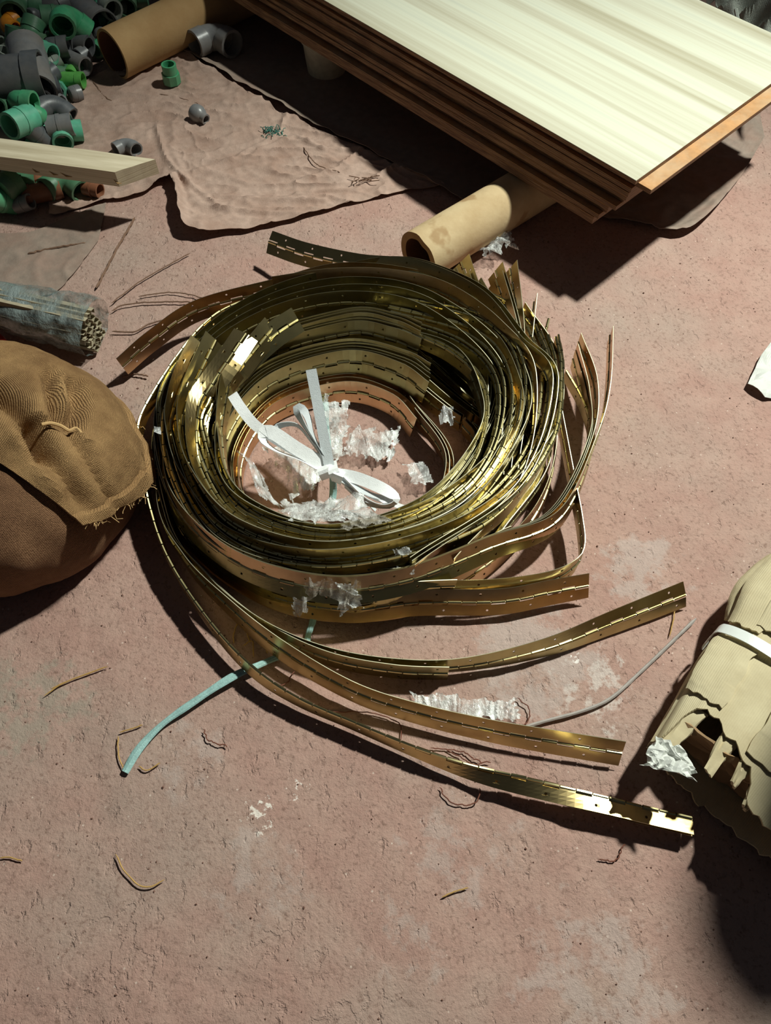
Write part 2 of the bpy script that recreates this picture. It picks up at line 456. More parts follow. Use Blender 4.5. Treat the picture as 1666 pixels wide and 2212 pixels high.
# ---------------------------------------------------------------- cardboard tubes
def card_tube(a, b, ro, ri, label, mat, torn=False):
    a, b = Vector(a), Vector(b); root = thing('cardboard_tube', (a.x, a.y, 0), label, 'tube', 'cardboard tubes')
    n = 26; sides = 40; D = (b-a).normalized(); X = D.cross(Vector((0, 0, 1))).normalized(); Y = X.cross(D)
    def ring(i, r, k):
        an = 2*pi*k/sides
        p = a.lerp(b, i/n)
        dz = 0
        if i == 0 and torn: dz = .003*max(0, noise.noise(Vector((cos(an)*2.2, sin(an)*2.2, 4)))+.1)
        rr = r*(1+.008*noise.noise(Vector((i*.4, k*.3, r*50))))
        # dented top of the near rim
        if torn and i < 3:
            dent = exp(-((an-radians(70))/.30)**2)*(.0035 if i == 0 else (.002 if i == 1 else .0005))
            rr -= dent
        return p + X*cos(an)*rr + Y*sin(an)*rr + D*dz
    V = [ring(i, ro, k) for i in range(n+1) for k in range(sides)]
    F = [(i*sides+k, i*sides+(k+1) % sides, (i+1)*sides+(k+1) % sides, (i+1)*sides+k) for i in range(n) for k in range(sides)]
    mesh('outer_wall', V, F, mat, root)
    V2 = [ring(i, ri, k) for i in range(n+1) for k in range(sides)]
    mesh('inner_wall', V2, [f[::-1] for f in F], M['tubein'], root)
    for i in (0, n):
        Vr = [ring(i, ro, k) for k in range(sides)]+[ring(i, ri, k) for k in range(sides)]
        Fr = [(k, sides+k, sides+(k+1) % sides, (k+1) % sides) for k in range(sides)]
        mesh('rim', Vr, Fr, M['tubedark'], root, smooth=False)
    return root
ta = W(903, 555, .047); tb = W(1240, 352, .047); td = (tb-ta).normalized()
tr = card_tube(ta, ta+td*.75, .0465, .034, 'pale cardboard tube with a dented torn rim near the brass coil', M['tubecard'], True)
# torn paper flakes on the tube
def crumple(name, quad, rows, cols, amp, mat, label, cat, z0=.004, th=.0004, ragged=.6, seed=0, parent=None, freq=60, group=None, fold=1.0, zf=None):
    P = [W(*q) if len(q) == 3 else W(q[0], q[1], 0) for q in quad]; V = []
    rd = random.Random(seed)
    for r in range(rows):
        v = r/(rows-1)
        for c in range(cols):
            u = c/(cols-1)
            p = (P[0]*(1-u)+P[1]*u)*(1-v)+(P[3]*(1-u)+P[2]*u)*v
            an = seed*1.7; xx = p.x*cos(an)+p.y*sin(an); yy = -p.x*sin(an)+p.y*cos(an)
            s = Vector((xx*freq*.28+seed*3.1, yy*freq*1.0, seed))
            rg = 1-abs(noise.noise(s)); rg2 = 1-abs(noise.noise(s*2.3+Vector((5, 1, 2))))
            h = amp*(.8*rg**4+.3*rg2**4)*fold
            nx = noise.noise(s*.8+Vector((9, 0, 0)))*amp*.8; ny = noise.noise(s*.8+Vector((0, 9, 0)))*amp*.8
            e = 1
            q = Vector((p.x+nx, p.y+ny, p.z+z0+h*e))
            V.append(q)
    def keep(r, c):
        d = min(r, c, rows-2-r, cols-2-c)/max(1, min(rows, cols)/2)
        k = noise.noise(Vector((r*.22+seed*7, c*.22, 2)))*.7+.6
        return d*1.6+.05 > ragged*k*1.3 or ragged == 0
    v, f, _ = sheet(V, rows, cols, th, keep)
    o = mesh(name, v, f, mat, parent, smooth=True)
    if parent is None: tag(o, label, cat, group)
    return o
card_tube(W(243, 118, .052), W(243, 118, .052)+(W(470, 8, .052)-W(243, 118, .052)).normalized()*.5, .052, .046,
          'brown cardboard tube beside the heap of pipe fittings', M['tubedark'])

# ---------------------------------------------------------------- lath plank on the fittings
def lath():
    z1 = .116; A = W(248, 372, z1); Bc = W(331, 343, z1); Cc = W(0, 298, z1); 
    u = (W(0, 338, z1)-A).normalized(); v = (Bc-A); wd = v.length; v.normalize(); th = .030; L = .62
    root = thing('wooden_plank', A-Vector((0, 0, th)), 'short pale pine plank with a rough sawn end, lying across the fittings', 'plank')
    V = []; uv = []; n = 14; m_ = 5
    per = []
    G = []
    for k in range(2):
        z = 0 if k == 0 else -th
        for i in range(n+1):
            for j in range(m_+1):
                e = .0015*noise.noise(Vector((i*.9, j*1.7, k)))
                sk = -.004*(j/m_) if i == 0 else 0
                V.append(A+u*(L*i/n+sk+(e if i == 0 else 0))+v*(wd*j/m_+(e if j in (0, m_) else 0))+Vector((0, 0, z+e*.3))); uv.append((L*i/n, wd*j/m_+k*.3))
    q = (n+1)*(m_+1); F = []
    for i in range(n):
        for j in range(m_):
            a = i*(m_+1)+j; b = a+m_+1; F.append((a, a+1, b+1, b)); F.append((q+a, q+b, q+b+1, q+a+1))
    for i in range(n):
        a = i*(m_+1); b = a+m_+1; F.append((a, b, q+b, q+a)); a += m_; b += m_; F.append((b, a, q+a, q+b))
    for j in range(m_):
        F.append((j+1, j, q+j, q+j+1)); a = n*(m_+1)+j; F.append((a, a+1, q+a+1, q+a))
    mesh('sawn_board', V, F, M['lath'], root, smooth=False, uv=uv)
    # splinters at the corner and knots on the edge
    for i, (s, w_) in enumerate([(.0, .012), (.10, .02), (.125, .015), (.16, .012)]):
        p = A+u*s+Vector((0, 0, -th*.75)); path = [p-u*w_*.5, p-v*.0016, p+u*w_*.6+Vector((0, 0, .006))]
        vv, ff = tube(path, [.0006, .0016, .0005], 5); mesh('splinter', vv, ff, M['tubedark'], root)
lath()

# ---------------------------------------------------------------- pipe fittings
def place(VF, mat4):
    V, F = VF; return [mat4 @ Vector(v) for v in V], F
def arc(r, a0, a1, n, c=(0, 0, 0)):
    return [Vector((c[0]+r*cos(a0+(a1-a0)*i/n), c[1]+r*sin(a0+(a1-a0)*i/n), c[2])) for i in range(n+1)]
def fitting(kind, px, py, z, dia, mat, yaw, pitch, label, roll=0, group='pipe fittings in the heap', rimmat=None):
    """all fittings are hollow moulded parts with sockets; dia = socket diameter in metres"""
    R = dia/2; ri = R*.80; loc = W(px, py, z)
    Mx = Matrix.Translation(loc) @ Euler((radians(roll), radians(pitch), radians(yaw)), 'ZYX').to_matrix().to_4x4() if False else \
        Matrix.Translation(loc) @ Matrix.Rotation(radians(yaw), 4, 'Z') @ Matrix.Rotation(radians(pitch), 4, 'Y') @ Matrix.Rotation(radians(roll), 4, 'X')
    parts = []
    S = 16
    if kind == 'elbow':
        parts.append(('body', pipe(arc(R*1.15, pi, pi/2, 8, (R*1.15*.0, 0, 0)), R*.93, ri*.9, S)))
        c = (0, 0)
        # arc runs from (-1.15R,0) to (0,1.15R); sockets carry on down and right
        parts.append(('socket', pipe([(-R*1.15, .05*R, 0), (-R*1.15, -R*.9, 0)], R, ri, S)))
        parts.append(('socket', pipe([(-.05*R, R*1.15, 0), (R*.9, R*1.15, 0)], R, ri, S)))
        parts = [(n, ([Vector(v)+Vector((R*.4, -R*.4, 0)) for v in vf[0]], vf[1])) for n, vf in parts]
        name = 'pipe_elbow'
    elif kind == 'tee':
        parts.append(('body', pipe([(-R*1.2, 0, 0), (R*1.2, 0, 0)], R*.93, ri*.9, S)))
        parts.append(('branch', pipe([(0, R*.7, 0), (0, R*1.75, 0)], R, ri, S)))
        for s in (-1, 1): parts.append(('socket', pipe([(s*R*1.0, 0, 0), (s*R*1.85, 0, 0)], R, ri, S)))
        name = 'pipe_tee'
    elif kind == 'coupling':
        parts.append(('sleeve', pipe([(-R*1.15, 0, 0), (-R*.1, 0, 0)], R, ri, S)))
        parts.append(('sleeve', pipe([(R*.1, 0, 0), (R*1.15, 0, 0)], R*.97, ri, S)))
        parts.append(('collar', pipe([(-R*.14, 0, 0), (R*.14, 0, 0)], R*1.05, ri*.9, S)))
        name = 'pipe_coupling'
    elif kind == 'threaded':
        parts.append(('sleeve', pipe([(0, 0, 0), (R*1.1, 0, 0)], R*.9, ri*.85, S)))
        parts.append(('hex_collar', pipe([(-R*1.1, 0, 0), (0.02*R, 0, 0)], R*1.12, ri, 8)))
        name = 'pipe_coupling'
    elif kind == 'reducer':
        parts.append(('socket', pipe([(-R*.9, 0, 0), (-R*.6, 0, 0), (-R*.1, 0, 0), (R*.35, 0, 0), (R*.62, 0, 0)], [R*.86, R*1.0, R*1.04, R*.88, R*.62], [ri*.6]*5, S)))
        parts.append(('spigot', pipe([(R*.55, 0, 0), (R*1.15, 0, 0)], R*.62, R*.45, S)))
        name = 'pipe_reducer'
    elif kind == 'cap':
        V, F = tube([(-R*.75, 0, 0), (-R*.70, 0, 0), (-R*.5, 0, 0), (0, 0, 0)], [R*.55, R*.8, R*.96, R], S)
        F = F[:-1]
        parts.append(('dome', (V, F)))
        parts.append(('skirt', pipe([(-.02*R, 0, 0), (R*.7, 0, 0)], R*1.02, R*.86, S)))
        name = 'pipe_stopper'
    elif kind == 'pipe':
        parts.append(('pipe_wall', pipe([(-R*1.6, 0, 0), (0, 0, 0), (R*1.6, 0, 0)], R, R*.9, 24)))
        parts.append(('socket', pipe([(R*1.0, 0, 0), (R*1.7, 0, 0)], R*1.08, R*.98, 24)))
        name = 'pipe_offcut'
    root = thing(name, loc, label, 'pipe fitting', group)
    for n, vf in parts:
        V, F = place(vf, Mx); mesh(n, V, F, mat, root)
    return root

fit = [
 ('elbow', 104, 196, .050, .040, DGREY, 20, 0, 'dark grey elbow low beside the mouth of the widest offcut'),
 ('coupling', 100, 165, .045, .042, DGREY, 60, 0, 'dark grey coupling between the lime green tee and the widest offcut'),
 ('elbow', 27, 52, .07, .036, ORANGE, 60, 0, 'orange pipe elbow in the top left of the heap'),
 ('elbow', 156, 55, .085, .056, GREEN, 10, 50, 'large bright green elbow at the back of the heap with its mouth down'),
 ('coupling', 118, 38, .075, .050, DGREEN, 20, 10, 'dull teal coupling behind the large bright green elbow'),
 ('reducer', 120, 64, .075, .026, plain('ochre_plastic', lin((150, 112, 60)), .5), 90, 30, 'small ochre plug beside the large bright green elbow'),
 ('elbow', 82, 78, .075, .050, DGREEN, 70, -30, 'dark green elbow between the orange elbow and the dark grey elbow'),
 ('coupling', 94, 112, .075, .044, TEAL, -25, 0, 'teal coupling above the widest grey pipe offcut'),
 ('elbow', 122, 100, .060, .044, DGREY, 100, 20, 'dark grey elbow with its mouth towards the pale elbow'),
 ('threaded', 170, 95, .045, .050, DGREY, -20, 0, 'ribbed dark grey coupling at the mouth of the brown tube'),
 ('tee', 160, 132, .035, .040, GREY, -35, 0, 'grey tee with an open mouth, lying just above the lime green tee'),
 ('elbow', 115, 141, .050, .034, LGREY, 30, -10, 'small pale grey elbow left of the grey tee'),
 ('tee', 150, 172, .025, .034, LIME, -4, 0, 'lime green tee lying at the edge of the heap'),
 ('pipe', 66, 148, .078, .080, GREY, -72, 12, 'widest grey pipe offcut, its open mouth facing the plank'),
 ('pipe', 12, 175, .080, .094, DGREY, 10, 0, 'wide dark grey pipe at the left edge of the photo'),
 ('elbow', 55, 222, .085, .044, GREEN, 80, 40, 'bright green elbow standing in the mouth of the widest grey pipe offcut'),
 ('coupling', 45, 262, .085, .052, TEAL, 62, 12, 'broad teal coupling with a raised seam, behind the plank'),
 ('cap', 82, 250, .075, .036, GREEN, 200, -40, 'round green cap next to the broad teal coupling'),
 ('coupling', 12, 238, .075, .038, DGREEN, 75, 40, 'grey green coupling left of the bright green elbow'),
 ('elbow', 116, 240, .045, .044, DGREY, -30, 30, 'dark grey elbow right of the round green cap'),
 ('coupling', 130, 272, .050, .044, GREY, 14, 0, 'grey coupling with its open mouth facing left, near the plank'),
 ('elbow', 150, 292, .030, .042, TEAL, 20, 10, 'bright teal elbow tucked against the far edge of the plank'),
 ('coupling', 80, 290, .050, .040, DGREY, 40, 60, 'dark grey ring standing open by the plank'),
 ('pipe', 5, 290, .050, .060, DGREY, 40, 0, 'dark grey pipe end at the left corner behind the plank'),
 ('coupling', 36, 90, .080, .048, DGREEN, 60, -60, 'grey green coupling with its mouth up, below the orange elbow'),
 ('cap', 14, 128, .085, .048, LGREY, 30, -60, 'pale grey cap at the left edge above the wide pipe'),
 ('elbow', 50, 18, .075, .060, DGREEN, 15, 20, 'dark green elbow at the top edge of the photo'),
 ('pipe', 196, 38, .040, .070, GREY, -48, 0, 'grey pipe lying behind the brown cardboard tube'),
 ('elbow', 245, 18, .050, .048, LGREY, 40, 40, 'pale elbow with its mouth up, behind the brown tube'),
 ('coupling', 10, 18, .080, .050, DGREEN, 0, 0, 'dark green coupling in the top left corner'),
 ('elbow', 108, 12, .060, .052, DGREY, 130, 10, 'dark grey elbow at the top edge behind the large green one'),
 ('tee', 160, 8, .050, .050, DGREY, 20, 0, 'dark grey tee at the top edge above the large green elbow'),
 ('elbow', 290, 2, .050, .046, DGREEN, 10, 0, 'dull green elbow at the top edge behind the brown tube'),
 ('elbow', 138, 405, .024, .046, DGREEN, -40, 10, 'green elbow in the shade under the plank'),
 ('coupling', 52, 398, .028, .044, DGREEN, 10, 0, 'dull green coupling in the shade under the plank'),
 ('coupling', 4, 432, .030, .046, GREEN, 40, 40, 'green coupling at the left edge under the plank'),
 ('tee', 92, 415, .022, .040, BROWNP, 20, 0, 'brown tee in the shade under the plank'),
 ('coupling', 200, 408, .018, .030, BROWNP, -20, 0, 'small brown coupling in the shade at the plank end'),
 ('cap', 20, 400, .050, .050, DGREEN, 60, 0, 'dull green cap right under the plank'),
]
for a in fit: fitting(*a)
fitting('threaded', 368, 158, .028, .036, GREEN, 0, -88, 'single green threaded coupling standing upright on open floor', group='loose fittings on the floor')
fitting('reducer', 430, 248, .0185, .036, GREY, -38, 8, 'single grey bulging reducer on the open floor below the green coupling', group='loose fittings on the floor')
fitting('elbow', 273, 320, .017, .030, GREY, -45, 0, 'grey elbow just past the plank end', roll=0, group='loose fittings on the floor')
fitting('cap', 162, 203, .017, .034, GREY, 40, 10, 'grey cap below the lime green tee', group='loose fittings on the floor')
fitting('elbow', 462, 90, .034, .060, GREY, -45, 0, 'shiny grey elbow in the shade of the board stack', group='loose fittings on the floor')
# hidden and half hidden lower layer of the heap
rd = random.Random(3); kinds = ['elbow', 'tee', 'coupling', 'threaded', 'cap', 'reducer']
mats = [GREY, DGREY, DGREEN, GREEN, DGREY, LGREY, TEAL]
ii = 0
for gy in range(17):
    for gx in range(9):
        x = -1.02+gx*.052+rd.uniform(-.008, .008); y = 1.22+gy*.054+rd.uniform(-.008, .008)
        lim = -.600-.0*(y) + (.03 if y > 1.45 else 0) - (.03 if y > 1.62 else 0)
        if x > lim-(.10 if y < 1.78 else 0) or y > 2.08 or y < 1.255: continue
        for lay in (0, 1):
            if lay and (x > lim-.17 or y < 1.30): continue
            v = Vector((x, y, .022+lay*.040)); 
            import mathutils
            # place() takes photo coordinates: go back from the point
            d = (v-Vector((0, 0, CAMH))); dep = d.dot(_F); px = 833+FPX*d.x/dep; py = 1106-FPX*d.dot(_U)/dep
            if px < -60 or py < -40: continue
            kd = rd.choice(kinds); mt = rd.choice(mats)
            near = min(fit, key=lambda q: (q[1]-px)**2+(q[2]-py)**2)
            word = {'elbow': 'elbow', 'tee': 'tee', 'coupling': 'coupling', 'threaded': 'threaded coupling', 'cap': 'end cap', 'reducer': 'reducer'}[kd]
            side = ('above' if py < near[2]-12 else 'below' if py > near[2]+12 else 'right of' if px > near[1] else 'left of')+(' and deeper than' if lay == 0 else '')
            short = re.split(r',| in | at | with | behind | beside | between | above | below | lying| left | right | next | tucked | standing | its | facing', near[8])[0]
            fitting(kd, px, py, v.z, rd.uniform(.030, .040), mt, rd.uniform(0, 360), rd.choice([0, 0, 20, -30]),
                    'small '+mt.name.replace('_plastic', '').replace('_', ' ')+' '+word+' '+side+' the '+short, group='fittings low in the heap')
            ii += 1

# white cup under the boards
def cup():
    p = W(706, 152, 0); root = thing('plastic_bucket', p, 'round cream plastic bucket in the dark beneath the boards', 'bucket')
    V, F = pipe([p+Vector((0, 0, .001)), p+Vector((0, 0, .03)), p+Vector((0, 0, .075))], [.043, .046, .050], [.040, .043, .047], 28)
    mesh('bucket_wall', V, F, M['cream'], root)
    V, F = pipe([p+Vector((0, 0, .070)), p+Vector((0, 0, .077))], .0535, .0498, 28); mesh('rim', V, F, M['cream'], root)
    V, F = tube([p+Vector((0, 0, .002)), p+Vector((0, 0, .004))], .042, 28); mesh('base', V, F, M['cream'], root)
cup()

# ---------------------------------------------------------------- dusty sheets
def coons(top, bot, rows, cols, zfun, th, mat, name, label, cat, keep=None):
    T = catmull([W(a, b, 0) for a, b in top], n_per=cols); Bm = catmull([W(a, b, 0) for a, b in bot], n_per=cols)
    V = []
    for r in range(rows):
        v = r/(rows-1)
        for c in range(cols):
            p = Vector(T[c])*(1-v)+Vector(Bm[c])*v; u = c/(cols-1)
            dx, dy, z = zfun(u, v, p)
            V.append(Vector((p.x+dx, p.y+dy, max(z, .0008))))
    vv, ff, _ = sheet(V, rows, cols, th, keep)
    return tag(mesh(name, vv, ff, mat), label, cat)
FOLDS = [[Vector(W(a, b)[:2]) for a, b in l] for l in ([(395, 395), (450, 432), (560, 442), (700, 440)], [(392, 390), (330, 425), (250, 440)], [(400, 402), (480, 462), (640, 470)],
         [(560, 330), (640, 300), (700, 330)], [(420, 380), (520, 345), (600, 350)], [(620, 255), (600, 300), (520, 340)], [(780, 330), (730, 370), (640, 400)], [(860, 360), (770, 415), (640, 425)], [(395, 395), (360, 350), (340, 280)])]
def zB(u, v, p):
    q2 = Vector(p[:2]); fd = sum(.006*exp(-(polyd(q2, l)/.0055)**2) for l in FOLDS)
    n = noise.noise(Vector((p.x*14, p.y*14, 0))); r = (1-abs(noise.noise(Vector((p.x*9+3, p.y*26, 5)))))**6
    z = .002+.0035*(n+.5)*.6+.006*r+.0025*(1-abs(noise.noise(Vector((p.x*22+p.y*12, p.y*18-p.x*6, 15)))))**12
    # near edge curls up between the plank and the coil
    lift = exp(-((v-1.0)/.10)**2)*(exp(-((u-.40)/.13)**2)*.030+.005*exp(-((u-.65)/.2)**2))
    k2 = exp(-((v-.82)/.05)**2)*.010*exp(-((u-.5)/.25)**2)
    # far edge scalloped, small raised flaps
    fl = exp(-(v/.05)**2)*.010*max(0, noise.noise(Vector((u*9, 3, 0)))+.25)
    j = .008*noise.noise(Vector((u*22, v*2, 8)))
    return (j*(v < .02 or v > .98), j*(v < .02 or v > .98), z+lift+k2+fl+fd)
coons([(90, 215), (220, 165), (360, 112), (450, 150), (520, 195), (640, 260), (720, 300), (830, 350), (960, 405)],
      [(110, 470), (215, 440), (300, 425), (372, 400), (400, 500), (440, 514), (540, 500), (640, 478), (740, 448), (885, 412)],
      100, 190, zB, .0007, M['bsheet'], 'dusty_plastic_sheet', 'dusty pinkish plastic sheet with a curled edge, spread above the coil', 'sheet')
def zA(u, v, p):
    z = .0025+.002*noise.noise(Vector((p.x*12, p.y*12, 3)))
    z += exp(-((v-1)/.05)**2)*(.012+.008*noise.noise(Vector((u*8, 0, 2)))); j = .006*noise.noise(Vector((u*26, v*2, 4)))*(v > .97)
    return j, j, z
coons([(560, -60), (700, 20), (900, 100), (1100, 200), (1300, 330)],
      [(345, 90), (470, 158), (620, 245), (760, 318), (930, 400), (1010, 450)],
      50, 100, zA, .0007, M['gsheet'], 'grey_tarpaulin', 'grey plastic tarpaulin on the floor beneath the raised boards', 'tarpaulin')
def zC(u, v, p):
    z = .002+.002*noise.noise(Vector((p.x*18, p.y*18, 3)))+.004*(1-abs(noise.noise(Vector((p.x*14, p.y*14, 8)))))**8
    z += exp(-((v-1)/.09)**2)*.016*exp(-((u-.38)/.32)**2)
    j = .004*noise.noise(Vector((u*30, v*2, 4)))*(v > .97)
    return j, j, z
coons([(1240, 380), (1380, 330), (1500, 280), (1600, 255), (1640, 240)],
      [(1260, 470), (1360, 488), (1480, 508), (1580, 412), (1650, 300)],
      44, 60, zC, .0006, M['gsheet'], 'crumpled_sheet', 'creased grey plastic sheet showing past the near corner of the boards', 'sheet')
def zD(u, v, p):
    return 0, 0, .002+.002*noise.noise(Vector((p.x*18, p.y*18, 3)))+.003*(1-abs(noise.noise(Vector((p.x*14, p.y*14, 8)))))**8
coons([(-60, 500), (60, 505), (150, 470), (230, 440)], [(-60, 620), (60, 640), (130, 625), (215, 520)], 30, 50, zD, .0005, M['gsheet'],
      'brown_sheet', 'brown plastic sheet edge at the left, between the heap and the sack', 'sheet')

# ---------------------------------------------------------------- hinge strips
LW = .0205; BR = .0024; TH = .0009; KN = .020; STEP = .010
def hinge(path, a=0., b=180., label='', group=None, brass=0, kp=None):
    """path rows: x, y, z, tilt(deg).  a, b: angles of the two leaves from the strip's up direction."""
    Q = catmull(path, step=STEP); n = len(Q)
    if n % 2 == 0: Q = Q[:-1]; n -= 1
    P = [Vector(q[:3]) for q in Q]
    base = Vector((P[n//2].x, P[n//2].y, 0))
    root = thing('hinge_strip', base, label, 'hinge', group)
    fr = []
    for i in range(n):
        T = (P[min(i+1, n-1)]-P[max(i-1, 0)]).normalized(); R = T.cross(Vector((0, 0, 1))).normalized(); Uz = R.cross(T).normalized()
        t = radians(Q[i][3]); U = Uz*cos(t)+R*sin(t); S = R*cos(t)-Uz*sin(t); fr.append((T, U, S))
    off = random.randrange(5)
    for li, ang in ((0, a), (1, b)):
        an = radians(ang); V = []; F = []; hole_every = 6
        ws = (.0012, .0040, .0105, .0145, LW)
        for i in range(n):
            T, U, S = fr[i]; D = U*cos(an)+S*sin(an); Nn = S*cos(an)-U*sin(an)
            for w in ws:
                V.append(P[i]+D*w+Nn*TH/2)
            for w in ws:
                V.append(P[i]+D*w-Nn*TH/2)
        def vi(i, c, s): return i*10+s*5+c
        for i in range(n-1):
            kn = (i//2) % 2 == li
            cols_ = [0, 1, 2, 3] if kn else [1, 2, 3]
            hole = (i+off) % hole_every == (0 if li == 0 else 1) and 0 < i < n-2
            for c in cols_:
                if c == 2 and hole:
                    T, U, S = fr[i]; D = U*cos(an)+S*sin(an); Nn = S*cos(an)-U*sin(an)
                    ctr = (P[i]+P[i+1])/2+D*.0125
                    for s in (0, 1):
                        o = len(V); sg = TH/2*(1 if s == 0 else -1)
                        for k in range(8):
                            q = 2*pi*k/8+pi/8
                            V.append(ctr+Nn*sg+T*cos(q)*.0018+D*sin(q)*.0018)
                        # corners: angle order (+T,+D) (-T,+D) (-T,-D) (+T,-D)
                        cs = [vi(i+1, 3, s), vi(i, 3, s), vi(i, 2, s), vi(i+1, 2, s)]
                        for k in range(8):
                            # corner nearest to this octagon side
                            q = (2*pi*(k+.5)/8+pi/8) % (2*pi)
                            ci = int(q//(pi/2)) % 4; f = (o+k, o+(k+1) % 8, cs[ci])
                            F.append(f if s else f[::-1])
                        for j in range(4):
                            k = [0, 2, 4, 6][j]
                            # bridge between corner j and corner j+1 at the octagon vertex between them
                            vtx = {0: 1, 1: 3, 2: 5, 3: 7}[j]
                            f = (o+(vtx) % 8, cs[(j+1) % 4], cs[j]); F.append(f if s else f[::-1])
                else:
                    F.append((vi(i, c, 0), vi(i, c+1, 0), vi(i+1, c+1, 0), vi(i+1, c, 0)))
                    F.append((vi(i+1, c, 1), vi(i+1, c+1, 1), vi(i, c+1, 1), vi(i, c, 1)))
            F.append((vi(i, 4, 0), vi(i, 4, 1), vi(i+1, 4, 1), vi(i+1, 4, 0)))
            c0 = cols_[0]; F.append((vi(i+1, c0, 0), vi(i+1, c0, 1), vi(i, c0, 1), vi(i, c0, 0)))
        for i in (0, n-1):
            for c in (1, 2, 3):
                F.append((vi(i, c, 0), vi(i, c, 1), vi(i, c+1, 1), vi(i, c+1, 0)))
        lf = mesh('leaf', V, F, BRASS[brass], root, smooth=False); lf.data.materials.append(EDGE)
        mi = [1 if (len(f) == 4 and all((i % 5) == 4 and i < n*10 for i in f)) else 0 for f in F]
        lf.data.polygons.foreach_set('material_index', mi)
    # knuckles along the pin
    V = []; F = []; sd = 7
    for i in range(0, n-1, 2):
        r0 = BR if (i//2) % 2 else BR*.80
        st = [(i, .0009, r0), (i+1, 0, r0), (min(i+2, n-1), -.0009, r0)]
        o = len(V)
        for (k, dl, r) in st:
            T, U, S = fr[k]; c = P[k]+T*dl
            for j in range(sd):
                q = 2*pi*j/sd; V.append(c+(U*cos(q)+S*sin(q))*r)
        for k in range(2):
            for j in range(sd):
                j2 = (j+1) % sd; F.append((o+k*sd+j, o+k*sd+j2, o+(k+1)*sd+j2, o+(k+1)*sd+j))
    mesh('knuckle_barrel', V, F, M['knuckle'], root)
    V, F = tube([P[i] for i in range(0, n, 2)], .0012, 4); mesh('pin', V, F, BRASS[3], root)
    return root

def C(th, u, z, t=0.):
    r = .152+.15*u; q = radians(th)
    return (-.07+.02*u+r*cos(q), .65+.07*u+r*sin(q), z, t)
def X(px, py, z, t=0.):
    p = W(px, py, z); return (p.x, p.y, z, t)
FOLD = (173, 187); OPEN = (0, 180); HALF = (0, 165)
def family(n, A, B, mode, label, group, brass=None, jit=.0015, modes=None):
    """n strips between way-point lists A and B"""
    for k in range(n):
        f = k/(n-1) if n > 1 else 0
        if n > 5: f = max(0, min(1, f+.055*sin(k*2.4+n)))
        jz = random.uniform(-jit, jit); jt = random.uniform(-5, 5) if n > 5 else random.uniform(-2, 2); ph = random.uniform(0, 9)
        path = []
        for i, (p, q) in enumerate(zip(A, B)):
            w = .0012*sin(i*1.9+ph); wx = wy = w
            if i == len(A)-1 and n < 8: wx += random.uniform(-.020, .016); wy += random.uniform(-.028, .014)
            path.append((p[0]*(1-f)+q[0]*f+wx, p[1]*(1-f)+q[1]*f+wy, p[2]*(1-f)+q[2]*f+jz, p[3]*(1-f)+q[3]*f+jt))
        lb = label[k] if isinstance(label, list) else label
        md = modes[k % len(modes)] if modes else mode
        hinge(path, md[0], md[1], lb, group, (brass if brass is not None else random.choice((0, 1, 0, 3))))

# inner ring, lowest tier
family(3,
  [C(36, -.06, .024, 18), C(60, -.02, .024, 18), C(90, 0, .024, 16), C(135, 0, .024, 8), C(180, 0, .024, 4), C(225, .0, .028, 0), C(270, .03, .03, 0), C(315, .05, .03, 0), C(360, .05, .03, 0), C(400, .10, .03, 0)],
  [C(44, .04, .025, 18), C(60, .06, .025, 18), C(90, .07, .026, 16), C(135, .06, .026, 8), C(180, .07, .026, 4), C(225, .07, .03, 0), C(270, .10, .03, 0), C(315, .12, .03, 0), C(360, .12, .03, 0), C(410, .18, .03, 0)],
  OPEN, ['innermost copper toned strip lining the hole, cut end at the right', 'second strip from the hole, just behind the innermost one', 'third strip from the hole, its end behind the innermost cut end'],
  'coiled piano hinge strips', 2)
# middle inner, ends stepping at the back right of the hole
family(5,
  [C(40, .12, .062, 20), C(60, .13, .062, 22), C(90, .13, .060, 22), C(135, .12, .058, 12), C(180, .12, .065, 4), C(225, .06, .085, -4), C(270, .04, .092, -8), C(315, .10, .080, -6), C(360, .30, .065, 0), C(385, .55, .07, 6), X(958, 606, .06, 38)],
  [C(45, .22, .070, 22), C(60, .22, .070, 24), C(90, .22, .066, 24), C(135, .22, .064, 14), C(180, .22, .070, 4), C(225, .13, .090, -4), C(270, .11, .096, -8), C(315, .20, .090, -6), C(360, .42, .070, 0), C(385, .70, .07, 6), X(1012, 572, .06, 42)],
  OPEN, ['olive strip ending just above the innermost cut end, lower of the stepped ends', 'strip behind the lower stepped end at the right of the hole', 'strip in the middle of the stepped ends right of the hole',
         'strip with its far end fanned out below the cardboard tube', 'strip with its far end reaching highest towards the cardboard tube'],
  'coiled piano hinge strips', 1)
family(5,
  [C(55, .32, .082, 26), C(70, .33, .082, 26), C(90, .33, .080, 26), C(135, .32, .075, 10), C(180, .30, .075, 0), C(225, .20, .088, -6), C(270, .14, .090, -10), C(315, .30, .085, -6), C(360, .55, .075, 0), C(385, .85, .08, 6), X(1024, 624, .07, 36)],
  [C(58, .42, .092, 26), C(70, .42, .092, 26), C(90, .42, .090, 26), C(135, .42, .082, 10), C(180, .42, .080, 0), C(225, .30, .088, -6), C(270, .22, .088, -10), C(315, .40, .085, -6), C(360, .65, .080, 0), C(385, .95, .085, 6), X(1094, 580, .07, 30)],
  OPEN, ['foremost of the upper stepped square cut ends above the hole', 'second of the upper stepped ends above the hole', 'third of the upper stepped ends above the hole',
         'fourth of the upper stepped ends above the hole', 'rearmost of the upper stepped ends above the hole'],
  'coiled piano hinge strips', 1)
